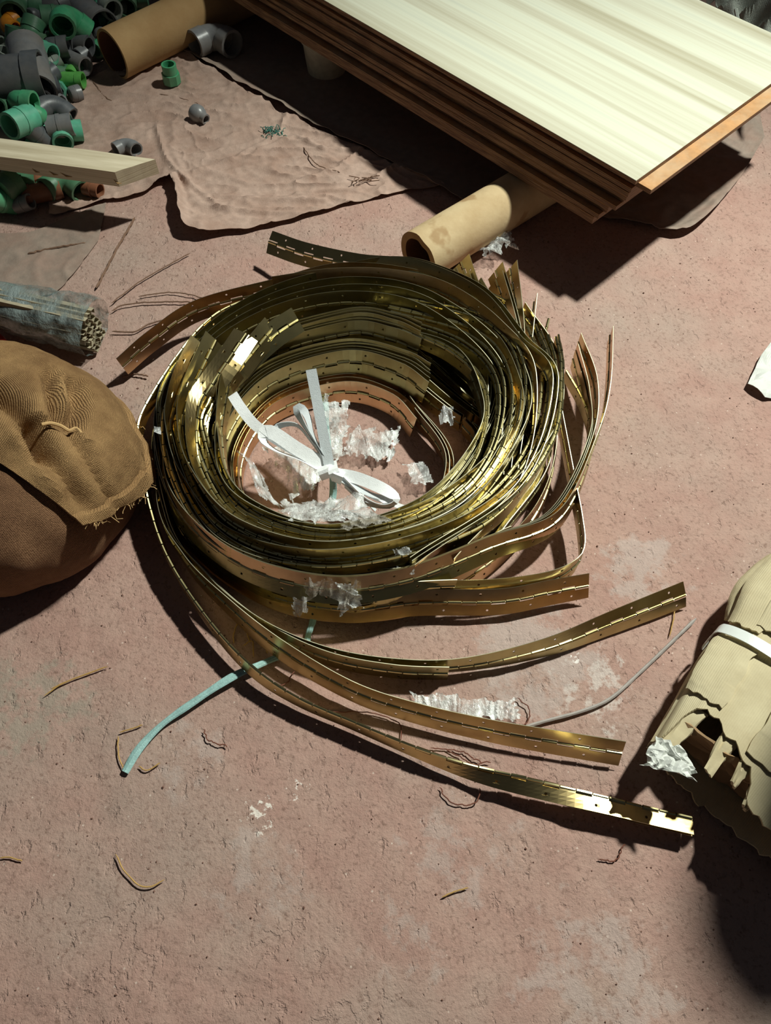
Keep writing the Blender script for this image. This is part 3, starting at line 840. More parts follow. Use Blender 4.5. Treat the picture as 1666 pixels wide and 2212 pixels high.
# upper left ends, faces turned up
fan = [None, X(1156, 642, .085, 5), None, X(1186, 688, .085, 0), None, X(1128, 672, .080, 5), None]
ul = [([X(644, 690, .112, 44), X(595, 722, .112, 42), X(548, 764, .108, 38), X(508, 812, .104, 34), X(480, 864, .100, 14)], .14, 'pale green strip end across the upper left of the coil, furthest from the sack'),
      ([X(590, 708, .118, 38), X(560, 744, .118, 36), X(522, 790, .114, 42), X(492, 842, .108, 24)], .22, 'olive strip end just left of the pale green one at the upper left'),
      ([X(532, 720, .136, 60), X(497, 772, .133, 60), X(458, 830, .124, 48), X(428, 892, .116, 20)], .44, 'brightly shining white strip end at the upper left of the coil'),
      ([X(552, 736, .120, 30), X(520, 780, .118, 26), X(482, 838, .112, 16), X(452, 900, .108, 6)], .34, 'strip end half hidden right of the shining white end'),
      ([X(466, 734, .124, 38), X(436, 796, .122, 34), X(410, 852, .118, 24), X(394, 920, .112, 8)], .56, 'olive strip end left of the shining white end'),
      ([X(436, 742, .116, 44), X(406, 800, .114, 40), X(382, 860, .108, 24), X(368, 930, .100, 6)], .70, 'leftmost olive strip end at the upper left of the coil'),
      ([X(398, 790, .108, 24), X(370, 850, .104, 18), X(352, 910, .098, 8)], .84, 'strip end lowest at the upper left, close to the outer strips')]
for k, (st_, u, lb) in enumerate(ul):
    pth = st_+[C(204, u-.04, .104-.02*(u > .6), 2), C(232, u-.10, .100-.02*(u > .6), -4), C(270, max(.02, u-.22), .100, -10), C(315, u-.05, .10, -8), C(350, u+.12, .10, 0), C(372, u+.24, .095, 2), fan[k] or C(404, u+.32, .080, 8)]
    if fan[k]: pth[-3:-1] = [C(350, u+.28, .085, 0), C(374, u+.55-.3*(u-.4), .075, 2)]
    if not fan[k]: pth.append(C(450, u+.36, .05, 10))
    md = [OPEN, (0, 172), (25, 180), FOLD, (0, 172), OPEN, FOLD][k]
    hinge(pth, md[0], md[1], lb, 'coiled piano hinge strips', (3, 1, 0, 0, 1, 0, 3)[k])
# folded hinges that run along the left, front and out to the right, knuckles uppermost
family(9,
  [C(172, .13, .112, 6), C(185, .14, .108, 2), C(225, .10, .108, 0), C(270, .06, .112, -4), C(315, .16, .105, -4), C(345, .30, .100, 0), C(375, .42, .100, 0), C(400, .40, .100, 6), C(430, .40, .095, 10)],
  [C(164, .50, .116, 6), C(182, .50, .108, 2), C(225, .40, .104, 0), C(270, .28, .108, -4), C(315, .42, .110, -4), C(345, .62, .110, 0), C(375, .80, .110, 0), C(400, .85, .100, 6), C(440, .70, .090, 10)],
  FOLD, [o+' bright knuckle edge outward from the hole, in the inner top layer' for o in ['first', 'second', 'third', 'fourth', 'fifth', 'sixth', 'seventh', 'eighth', 'ninth']], 'folded strips in the inner top layer', None, .003)
family(9,
  [C(160, .55, .105, 6), C(180, .54, .100, 2), C(225, .46, .096, 0), C(270, .34, .098, -4), C(315, .50, .104, -4), C(345, .74, .105, 0), C(372, .95, .105, 0), X(1130, 690, .095)],
  [C(150, .95, .085, 10), C(180, .92, .084, 2), C(225, .84, .080, 0), C(270, .62, .082, -4), C(315, .75, .100, -4), C(345, .98, .105, 0), C(368, 1.12, .105, 0), X(1205, 725, .095)],
  FOLD, [o+' folded strip of the outer top layer, counted outward, sweeping to the fanned ends' for o in ['first', 'second', 'third', 'fourth', 'fifth', 'sixth', 'seventh', 'eighth', 'ninth']], 'folded strips of the outer top layer', None, .003)
# bottom tier full turns
family(8,
  [C(20, .25, .030), C(90, .24, .040, 14), C(180, .20, .028), C(270, .16, .040), C(360, .24, .03), C(380, .26, .03)],
  [C(10, .62, .030), C(90, .60, .050, 16), C(180, .60, .028), C(270, .52, .036), C(360, .60, .03), C(385, .62, .03)],
  OPEN, [o+' strip outward from the hole in the bottom layer, only its edge showing' for o in ['first', 'second', 'third', 'fourth', 'fifth', 'sixth', 'seventh', 'eighth', 'ninth'][:8]], 'strips of the bottom layer', None, .002)
family(7,
  [C(-40, .66, .030), C(0, .66, .030), C(90, .66, .060, 16), C(135, .7, .04, 8), C(180, .70, .028), C(270, .60, .036, -8), C(325, .66, .03)],
  [C(-50, .97, .030), C(0, .97, .030), C(90, .90, .050, 18), C(135, .95, .04, 8), C(180, .97, .028), C(270, .90, .028, -14), C(320, .95, .03)],
  OPEN, [o+' strip of the outer half of the bottom layer, counted outward' for o in ['first', 'second', 'third', 'fourth', 'fifth', 'sixth', 'seventh', 'eighth', 'ninth'][:7]], 'strips of the bottom layer', None, .002)
# back bands: from the right over the back to the left
family(4,
  [C(-20, .55, .075), C(20, .60, .080, 4), C(60, .62, .085, 14), C(90, .60, .088, 20), C(120, .60, .088, 16), C(150, .66, .085, 8), C(180, .74, .08), C(225, .70, .07), C(262, .60, .07), C(300, .62, .06)],
  [C(-30, .80, .075), C(20, .85, .080, 4), C(60, .86, .085, 14), C(90, .86, .085, 20), C(120, .84, .082, 16), C(150, .88, .075, 8), C(180, .92, .07), C(225, .90, .065), C(262, .80, .06), C(300, .82, .05)],
  OPEN, ['dark olive strip across the back, just above the upper stepped ends', 'dark strip with paired screw holes across the back of the coil', 'dark strip over the back of the coil, second from outside',
         'outermost dark strip over the back of the coil'], 'coiled piano hinge strips', 3)
# strips that shoot off
hinge([C(-60, .9, .07), C(-20, .9, .08), X(1160, 800, .075, 8), X(1040, 660, .075, 18), X(900, 608, .075, 22), X(740, 592, .07, 20), X(600, 625, .06, 14), X(430, 670, .05, 10), X(330, 735, .045, 8), X(264, 792, .035, 6)], 0, 180,
      'brown strip leaving the coil at the left, its end near the burlap sack', 'loose ends of hinge strip', 2)
hinge([C(-70, .8, .08), C(-30, .8, .09), C(10, .85, .10, 6), X(1075, 715, .10, 16), X(960, 635, .10, 20), X(840, 607, .095, 22), X(720, 605, .09, 20), X(592, 622, .085, 16)], 0, 180,
      'strip over the back of the coil ending square above its left half', 'loose ends of hinge strip', 2)
hinge([C(-70, .7, .09), C(-30, .8, .10), C(5, .95, .11, 6), X(1110, 745, .105, 20), X(1030, 650, .10, 26), X(905, 590, .09, 32), X(775, 575, .075, 38), X(660, 550, .06, 44), X(580, 522, .05, 50)], 4, 166,
      'bright olive strip end pointing away from the coil towards the curled sheet', 'loose ends of hinge strip', 1)
hinge([C(-70, .75, .085), C(-30, .86, .095), C(5, 1.02, .10, 6), X(1125, 745, .095, 18), X(1040, 645, .09, 22), X(925, 592, .085, 26), X(850, 580, .08, 30), X(775, 590, .07, 32)], 0, 176,
      'dark strip end lying over the bright olive end at the back of the coil', 'loose ends of hinge strip', 3)
# outer right fan
fr_end = [(X(1244, 762, .05), X(1268, 860, .05)), (X(1238, 775, .035), X(1262, 870, .04)), (X(1250, 738, .06), X(1285, 840, .06)), (X(1218, 790, .05), X(1262, 870, .05)), (X(1319, 714, .07), X(1312, 850, .07))]
for k, (e, e2) in enumerate(fr_end):
    s = k*.006
    hinge([C(170, .93+s, .05, -4), C(205, .93, .062, -14), C(235, .92, .075, -22), C(262, .90+s, .078, -32), C(285, .88+s, .078, -32), C(310, .98+s, .075, -24), X(1190+k*5, 1120, .065, -14), X(1268+k*4, 960, .06, -4), e2, e], *((0, 180) if k != 3 else FOLD),
          ['outer strip whose torn looking tip stands beside the right of the coil', 'outer strip with the lowest lying tip right of the coil', 'outer strip with the dark pointed tip right of the coil',
           'folded outer strip with a tip close against the right of the coil', 'thin outer strip standing alone furthest right, tip upward in the photo'][k], 'loose ends of hinge strip', (2, 0, 0, 3, 2)[k])
# front outer copper bands
hinge([C(150, 1.02, .03, 0), C(180, 1.02, .026, 0), C(215, 1.02, .026, -14), C(245, 1.0, .026, -26), C(270, 1.0, .026, -32), C(295, 1.02, .026, -28), C(325, 1.05, .03, -14), C(350, 1.06, .04, -4), C(375, 1.05, .06, 0)], 0, 180,
      'lowest copper toned strip round the front of the coil, nearest the floor', 'coiled piano hinge strips', 2)
hinge([C(140, 1.0, .05, 0), C(180, 1.0, .04, 0), C(215, 1.0, .036, -14), C(245, 1.0, .034, -30), C(268, 1.03, .034, -38), X(900, 1302, .03, -38), X(1080, 1300, .03, -36), X(1190, 1280, .03, -34), X(1287, 1262, .03, -30)], 0, 180,
      'copper toned tail leaving the front of the coil, square end above the longer tails', 'loose ends of hinge strip', 2)
hinge([C(150, .98, .06, 0), C(180, .98, .055, 0), C(215, .98, .05, -10), C(245, .97, .046, -20), C(270, .99, .044, -24), X(880, 1282, .04, -26), X(1060, 1278, .038, -30), X(1180, 1258, .04, -20), X(1240, 1225, .045, -6), X(1257, 1190, .045, 0), X(1252, 1130, .045, 0), X(1237, 1050, .05, 0), C(370, 1.1, .06, 0)], 0, 180,
      'strip kinked back on itself into a tight bend right of the coil', 'loose ends of hinge strip', 1)
# long tails
hinge([C(110, 1.0, .06, 8), C(140, 1.05, .07, 4), X(312, 880, .072, 0), X(306, 980, .062, 0), X(322, 1090, .050, 0), X(365, 1210, .044, 0), X(455, 1345, .038, -6), X(545, 1440, .034, -14), X(640, 1505, .031, -8), X(760, 1558, .030, -6), X(900, 1615, .030, -14), X(1020, 1654, .029, -34), X(1150, 1684, .026, -66), X(1290, 1718, .023, -92), X(1400, 1745, .021, -97), X(1496, 1768, .020, -100)], 172, 188,
      'longest brass tail sweeping along the bottom to a shining tip beside the package', 'loose ends of hinge strip', 0)
hinge([C(130, 1.0, .04, 4), C(165, 1.03, .04, 0), X(345, 1080, .035, 0), X(400, 1210, .034, -4), X(500, 1315, .032, -12), X(610, 1405, .030, -20), X(760, 1492, .028, -18), X(900, 1540, .025, -20), X(1060, 1578, .024, -24), X(1200, 1603, .024, -28), X(1362, 1630, .024, -30)], 0, 176,
      'brass tail ending at the open mouth of the cardboard package', 'loose ends of hinge strip', 0)
hinge([C(140, 1.0, .03, 4), C(175, 1.04, .03, 0), X(370, 1130, .028, 0), X(450, 1255, .026, -6), X(560, 1350, .025, -10), X(700, 1412, .024, -10), X(850, 1440, .024, -12), X(1000, 1440, .024, -14), X(1180, 1402, .022, -26), X(1330, 1345, .022, -40), X(1482, 1285, .022, -48)], 0, 196,
      'brass tail curving up at the right to an end above the grey cord', 'loose ends of hinge strip', 1)
hinge([C(120, .98, .03, 4), C(175, 1.0, .028, 0), X(362, 1130, .026, -4), X(446, 1250, .024, -8), X(560, 1352, .023, -12), X(700, 1420, .023, -8), X(850, 1450, .022, -6), X(985, 1455, .022, -4)], 0, 180,
      'brass tail hidden just below the one that curves up to the right', 'loose ends of hinge strip', 3)

# ---------------------------------------------------------------- burlap sack
SKC = Vector((-.602, .605, .085)); SKR = Vector((.245, .185, .135))
def PX(l, z): return [Vector(W(a, b, z)[:2]) for a, b in l]
grooves = [(PX([(105, 800), (115, 850), (130, 915)], .19), .010, .024), (PX([(150, 805), (165, 860), (150, 915)], .19), .009, .026),
           (PX([(-30, 862), (0, 872), (40, 900), (75, 940), (95, 1000)], .18), .012, .026), (PX([(85, 950), (110, 1010), (150, 1060)], .17), .012, .018),
           (PX([(150, 950), (180, 1000), (215, 1050)], .17), .006, .008)]
ridges = [(PX([(125, 820), (135, 870), (140, 915)], .19), .006, .008), (PX([(80, 915), (130, 922), (190, 955)], .18), .006, .006),
          (PX([(60, 980), (90, 1020), (120, 1055)], .17), .010, .010)]
def sack_pt(al, be, infl, flap=False):
    d = Vector((cos(be)*cos(al), cos(be)*sin(al), sin(be)))
    sx = lambda v, e: math.copysign(abs(v)**e, v)
    p = Vector((SKC.x+SKR.x*sx(d.x, .92), SKC.y+SKR.y*sx(d.y, .92), SKC.z+SKR.z*sx(d.z, .8)))
    k = .014*noise.noise(Vector((p.x*8, p.y*8, p.z*8)))+.004*noise.noise(Vector((p.x*30, p.y*30, p.z*22)))
    if d.z > 0:
        q = Vector((p.x, p.y))
        for pl, w, am in grooves: k -= am*exp(-(polyd(q, pl)/w)**2)
        for pl, w, am in ridges: k += am*exp(-(polyd(q, pl)/w)**2)
    if not flap:
        k += .003*noise.noise(Vector((p.x*5, p.y*40, 2)))
    k += .0016*noise.noise(Vector((p.x*60, p.y*60, p.z*60)))
    p = p+d*(k+infl); p.z = max(p.z, .001+infl); return p
def sack():
    root = thing('burlap_sack', (SKC.x, SKC.y, 0), 'stuffed brown burlap sack with a folded frayed mouth, left of the coil', 'sack')
    nA, nB = 110, 56; V = []; uv = []
    for j in range(nB+1):
        be = -pi/2+pi*j/nB
        for i in range(nA+1):
            al = 2*pi*i/nA; V.append(sack_pt(al, be, 0)); uv.append((al*.24, be*.19*1.2))
    F = [(j*(nA+1)+i, j*(nA+1)+i+1, (j+1)*(nA+1)+i+1, (j+1)*(nA+1)+i) for j in range(nB) for i in range(nA)]
    uv = [(u*4, v*4) for u, v in uv]
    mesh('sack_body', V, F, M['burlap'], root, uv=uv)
    # flap: the upper part, its lower edge following the fringe seen in the photo
    edge = PX([(-60, 1040), (0, 1050), (60, 1062), (110, 1080), (180, 1096), (245, 1104), (285, 1060), (312, 1000)], .12)
    rows, cols = 70, 120; G = []; guv = []
    # grid over direction space, oriented so that the fringe is the last row
    for r in range(rows):
        v = r/(rows-1)
        for c in range(cols):
            u = c/(cols-1)
            al = radians(200-235*u)
            # boundary elevation towards the camera side
            lo = radians(8 + 0*u)
            front = max(0, cos(al+pi/2)) # 1 toward -y
            b_end = radians(-4+ (46)*max(0, sin(-al))**1.5 if sin(al) < 0 else -8)
            b_end += radians(2.2*noise.noise(Vector((u*16, 0, 0)))+1.2*noise.noise(Vector((u*60, 0, 3))))
            be = pi/2-(pi/2-b_end)*v
            infl = .006+.006*v**3+.004*noise.noise(Vector((u*9, v*3, 1)))*v
            if v > .93: infl += .006
            G.append(sack_pt(al, be, infl, True)); guv.append((al*.24*4, be*.19*4.8))
    v_, f_, mp = sheet(G, rows, cols, .003)
    n = rows*cols; uvf = [None]*len(v_)
    for i, k in mp.items(): uvf[k] = guv[i % n]
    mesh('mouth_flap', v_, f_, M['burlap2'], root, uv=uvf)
    # fraying threads along the fringe
    V = []; F = []; rd = random.Random(5)
    for k in range(320):
        u = rd.random(); c = int(u*(cols-1)); p = G[(rows-1)*cols+c]
        d = Vector((rd.uniform(-1, 1), rd.uniform(-1.4, .2), rd.uniform(-1, .5))).normalized()*rd.uniform(.004, .014)
        q = p+d*.5+Vector((rd.uniform(-.003, .003),)*3); v2, f2 = tube([p, q, p+d], .00045, 3)
        o = len(V); V += v2; F += [tuple(o+i for i in f) for f in f2]
    fo = mesh('frayed_fringe', V, F, M['fibre'], root); fo['kind'] = 'stuff'
    # drawstring knot
    kp = [(90, 917), (110, 914), (132, 920), (150, 930), (165, 925), (182, 945), (193, 962)]
    pts = []
    for a, b in kp:
        p = W(a, b, .215); pts.append(p)
    def top_z(x, y):
        fx = (x-SKC.x)/SKR.x; fy = (y-SKC.y)/SKR.y; s = max(0, 1-fx*fx-fy*fy); return SKC.z+SKR.z*(s**.5)**.8
    pts2 = []
    for a, b in kp:
        p = W(a, b, .2)
        for _ in range(6): p = W(a, b, top_z(p.x, p.y)+.014)
        pts2.append(p)
    v2, f2 = tube(catmull(pts2, n_per=30), .0022, 6); mesh('drawstring', v2, f2, M['fibre'], root)
    # loose curl of thread under the fringe
    cp = []
    for k in range(14):
        a = k*1.1; px = 150+k*4+9*cos(a); py = 1100+8*sin(a)+k*1.2
        p = W(px, py, .15)
        for _ in range(5): p = W(px, py, top_z(p.x, p.y)+.008)
        cp.append(p)
    v2, f2 = tube(catmull(cp, n_per=60), .0011, 5); mesh('loose_thread', v2, f2, M['fibre'], root)
sack()

# ---------------------------------------------------------------- blue-grey wrapped bundle above the sack
def bundle():
    a = W(205, 706, .045); b = W(40, 668, .055); b = a+(b-a).normalized()*.26
    root = thing('wrapped_bundle', (a.x, a.y, 0), 'bundle of thin profiles in blue grey plastic, its open end above the sack', 'bundle')
    D = (b-a).normalized(); Xd = D.cross(Vector((0, 0, 1))).normalized(); Y = Xd.cross(D)
    rings = 26; sides = 34; V = []
    for i in range(rings):
        t = i/(rings-1)
        for k in range(sides):
            an = 2*pi*k/sides
            r = .044*(1-.25*t)*(1+.14*noise.noise(Vector((cos(an)*2, sin(an)*2, t*6)))+.10*(1-abs(noise.noise(Vector((an*2.2, t*5, 3)))))**3)
            p = a+D*(t*.26)+Xd*cos(an)*r*1.1+Y*sin(an)*r*.95
            p.z = max(p.z, .001); V.append(p)
    F = [(i*sides+k, i*sides+(k+1) % sides, (i+1)*sides+(k+1) % sides, (i+1)*sides+k) for i in range(rings-1) for k in range(sides)]
    mesh('plastic_wrap', V, F, M['bluebag'], root)
    # profiles: little channels seen from the end
    rd = random.Random(9); m = 0
    for ix in range(-3, 4):
        for iy in range(-3, 4):
            x, y = ix*.0115+(iy % 2)*.004, iy*.0108
            if sqrt(x*x+y*y) > .038 or m > 26: continue
            m += 1
            c = a+Xd*x+Y*y-D*rd.uniform(0, .006); q = rd.uniform(0, pi)
            if c.z < .006: continue
            sec = [(-.005, .004), (-.005, -.004), (.005, -.004), (.005, .004)]
            pr = []
            for s, t in sec: pr.append((s*cos(q)-t*sin(q), s*sin(q)+t*cos(q)))
            th = .0008; Vv = []
            for e in (0, .20):
                for s, t in pr: Vv.append(c+D*e+Xd*s+Y*t)
            vv, ff, _ = sheet(Vv, 2, 4, th)
            mesh('profile', vv, ff, M['fluted'], root, smooth=False)
bundle()
v, f = tube(catmull([W(-20, 725, .02), W(-5, 735, .02), W(3, 745, .02)], n_per=6), .012, 10)
tag(mesh('red_bottle_cap', v, f, M['red']), 'red plastic piece at the left edge above the sack', 'plastic')

# ---------------------------------------------------------------- white elastic band bow
def strap_band():
    k = W(712, 1012, .062)
    root = thing('elastic_band', (k.x, k.y, 0), 'white elastic band tied in a bow across the hole of the coil', 'band')
    def rb(name, pts, mat, w=.012, nh=(0, -.5, .85), n=40):
        p = catmull([(*W(a, b, z), r) for a, b, z, r in pts], n_per=n)
        v, f = ribbon([tuple(q) for q in p], w, .0009, nh); return mesh(name, v, f, mat, root)
    rb('tail', [(502, 852, .122, 0), (520, 880, .118, .1), (548, 915, .108, 0), (580, 938, .098, -.1), (640, 975, .080, 0), (702, 1008, .064, 0)], M['elastic'], .0155)
    rb('tail', [(672, 798, .150, 0), (684, 860, .125, .05), (697, 930, .098, 0), (712, 1010, .066, 0)], M['elastic_grey'], .0155)
    # left loop: out and back
    rb('loop', [(700, 1004, .066, 0), (640, 968, .085, 0), (590, 935, .100, 0), (570, 936, .102, .5), (572, 955, .094, 1.2), (600, 975, .082, 1.4), (650, 992, .070, 1.3), (700, 1010, .062, .6)], M['elastic'], .020)
    # two small upper loops
    rb('loop', [(706, 1000, .064, 1.2), (670, 950, .085, 1.3), (640, 918, .096, 1.2), (603, 920, .098, .9), (600, 935, .094, .3), (640, 965, .080, 0), (690, 995, .066, 0)], M['elastic_grey'], .0115)
    rb('loop', [(708, 1000, .064, 1.2), (680, 955, .088, 1.3), (655, 915, .104, 1.0), (640, 885, .112, .4), (650, 880, .114, 0), (664, 900, .108, .6), (676, 940, .094, 1.2), (706, 1000, .064, 1.2)], M['elastic_grey'], .0115)
    # right hand loops
    rb('loop', [(728, 1024, .060, 0), (770, 1032, .060, 0), (820, 1052, .060, .2), (852, 1072, .058, .7), (854, 1086, .054, 1.2), (825, 1092, .050, 1.4), (785, 1075, .050, 1.3), (735, 1032, .054, 1.0)], M['elastic'], .018)
    rb('loop', [(728, 1028, .058, .4), (765, 1050, .054, .6), (800, 1068, .052, .8), (835, 1078, .050, .8), (845, 1092, .045, .6), (790, 1088, .045, 1.2), (745, 1050, .05, 1.2)], M['elastic_grey'], .010)
    rb('tail', [(735, 1030, .056, .4), (800, 1070, .040, .3), (880, 1100, .030, .2), (925, 1125, .050, .1)], M['elastic'], .008)
    rb('tail', [(735, 1035, .05, 1.2), (775, 1068, .03, 1.3), (812, 1103, .012, .8)], M['elastic_grey'], .006)
    # knot: wrapped turns
    for i, (a, b) in enumerate([((694, 1002), (706, 1034)), ((716, 998), (728, 1036)), ((738, 1014), (726, 1042))]):
        p = catmull([(*W(a[0], a[1], .056), 0), (*W((a[0]+b[0])/2-2, (a[1]+b[1])/2, .076), 0), (*W(b[0], b[1], .052), 0)], n_per=12)
        v, f = ribbon([tuple(q) for q in p], .0155, .0012, (1, 0, .3) if False else (0, -.5, .85)); mesh('knot', v, f, M['elastic'], root)
    v, f = tube([W(698, 1012, .060), W(712, 1016, .064), W(730, 1024, .060)], [.006, .0095, .006], 10); mesh('knot', v, f, M['elastic'], root)
strap_band()

# ---------------------------------------------------------------- pale blue raffia
def raffia(pts, w, label, n=50, seed=0):
    p = catmull([W(*q) for q in pts], n_per=n); V = []
    for i in range(n):
        t = i/(n-1); P = Vector(p[i]); T = (Vector(p[min(i+1, n-1)])-Vector(p[max(i-1, 0)])).normalized()
        S = T.cross(Vector((0, 0, 1))).normalized(); Nn = S.cross(T)
        ww = w*(1+.35*noise.noise(Vector((t*5, seed, 0))))
        for k in range(7):
            s = k/6*2-1; V.append(P+S*s*ww/2+Nn*(.0016*cos(s*1.6)+.0003*((k % 2)*2-1)))
    v, f, _ = sheet(V, n, 7, .0004)
    return tag(mesh('raffia_ribbon', v, f, M['raffia']), label, 'ribbon', 'pale blue raffia ribbon pieces')
raffia([(270, 1668, .004), (300, 1618, .006), (350, 1565, .007), (420, 1515, .010), (500, 1463, .012), (560, 1436, .012), (612, 1414, .010)], .0095, 'long pale blue raffia tail on the open floor below the coil')
raffia([(662, 1392, .004), (668, 1365, .008), (675, 1345, .012), (680, 1322, .02)], .0085, 'short pale blue raffia end poking out under the front of the coil', 16, 3)
raffia([(716, 1096, .006), (720, 1060, .02), (718, 1025, .045), (712, 985, .035), (706, 930, .012), (703, 880, .008), (702, 855, .012)], .0095, 'pale blue raffia running under the white bow inside the coil', 40, 5)

# ---------------------------------------------------------------- clear film pieces
crumple('stretch_film', [(560, 970, .02), (640, 930, .012), (720, 1040, .012), (640, 1110, .02)], 36, 36, .010, M['film'], 'thin crumpled clear film on the floor left of the bow knot', 'film', seed=1, group='clear stretch film scraps')
crumple('stretch_film', [(690, 850, .02), (770, 870, .012), (745, 1010, .012), (700, 1020, .012)], 36, 28, .011, M['film'], 'streaky clear film fanning up from the bow knot', 'film', seed=2, group='clear stretch film scraps')
crumple('stretch_film', [(735, 925, .008), (880, 920, .006), (850, 1010, .006), (735, 1000, .008)], 36, 44, .010, M['film'], 'pale clear film right of the bow knot inside the coil', 'film', seed=3, group='clear stretch film scraps')
crumple('stretch_film', [(852, 1005, .006), (935, 1000, .008), (938, 1060, .01), (900, 1072, .008)], 26, 30, .008, M['film'], 'small clear film scrap against the right side of the hole', 'film', seed=4, group='clear stretch film scraps')
crumple('stretch_film', [(500, 978, .10), (540, 985, .10), (620, 1110, .06), (585, 1110, .11)], 44, 24, .014, M['film'], 'twisted clear film hanging over the left rim of the hole', 'film', seed=5, group='clear stretch film scraps')
crumple('stretch_film', [(585, 1080, .05), (800, 1070, .02), (850, 1150, .10), (610, 1150, .118)], 44, 70, .016, M['film'], 'big crumpled clear film over the front rim of the hole', 'film', seed=6, group='clear stretch film scraps')
crumple('stretch_film', [(735, 1128, .10), (845, 1130, .11), (860, 1160, .125), (740, 1160, .125)], 24, 40, .016, M['film_dirty'], 'yellowish tuft of film beside the front rim of the hole', 'film', seed=7, group='clear stretch film scraps')
crumple('stretch_film', [(640, 1258, .100), (790, 1262, .095), (785, 1322, .060), (650, 1305, .070)], 40, 60, .014, M['film_dirty'], 'dull film wrapped round the front outer strips of the coil', 'film', seed=8, group='clear stretch film scraps')
crumple('stretch_film', [(715, 1262, .100), (790, 1262, .098), (785, 1335, .050), (730, 1345, .045)], 34, 34, .018, M['film'], 'shiny film tassel hanging down in front of the coil', 'film', seed=9, group='clear stretch film scraps')
crumple('stretch_film', [(625, 1290, .078), (672, 1290, .078), (668, 1335, .045), (632, 1340, .045)], 26, 24, .014, M['film'], 'small shiny film tassel left of the larger one', 'film', seed=10, group='clear stretch film scraps')
crumple('stretch_film', [(1030, 530, .01), (1090, 495, .012), (1145, 550, .008), (1020, 585, .008)], 34, 40, .022, M['film'], 'crumpled shiny film by the right side of the pale cardboard tube', 'film', seed=11, group='clear stretch film scraps')
crumple('film_strip', [(865, 1490, .0), (1120, 1510, .0), (1140, 1570, .0), (900, 1545, .0)], 30, 80, .005, M['film'], 'flat strip of shiny clear tape between the brass tails', 'tape', seed=12, freq=90)
crumple('stretch_film', [(1040, 625, .03), (1110, 640, .03), (1130, 700, .05), (1060, 690, .05)], 24, 24, .008, M['film'], 'thin film caught between the fanned strip ends', 'film', seed=13, group='clear stretch film scraps')
crumple('stretch_film', [(935, 885, .115), (985, 880, .12), (990, 930, .12), (945, 935, .115)], 18, 18, .006, M['film'], 'film patch over the dark strips right of the hole', 'film', seed=14, group='clear stretch film scraps')
crumple('stretch_film', [(850, 1225, .09), (905, 1222, .09), (905, 1250, .075), (855, 1250, .075)], 18, 24, .010, M['film'], 'small film scrap on the front copper strips', 'film', seed=15, group='clear stretch film scraps')
crumple('stretch_film', [(845, 1195, .12), (890, 1185, .12), (895, 1205, .115), (850, 1212, .115)], 14, 20, .010, M['film'], 'tiny film scrap on the front inner strips of the coil', 'film', seed=16, group='clear stretch film scraps')
crumple('stretch_film', [(330, 925, .12), (352, 925, .12), (352, 943, .12), (332, 943, .12)], 10, 10, .006, M['film'], 'tiny shiny film scrap on the left side of the coil', 'film', seed=17, group='clear stretch film scraps')

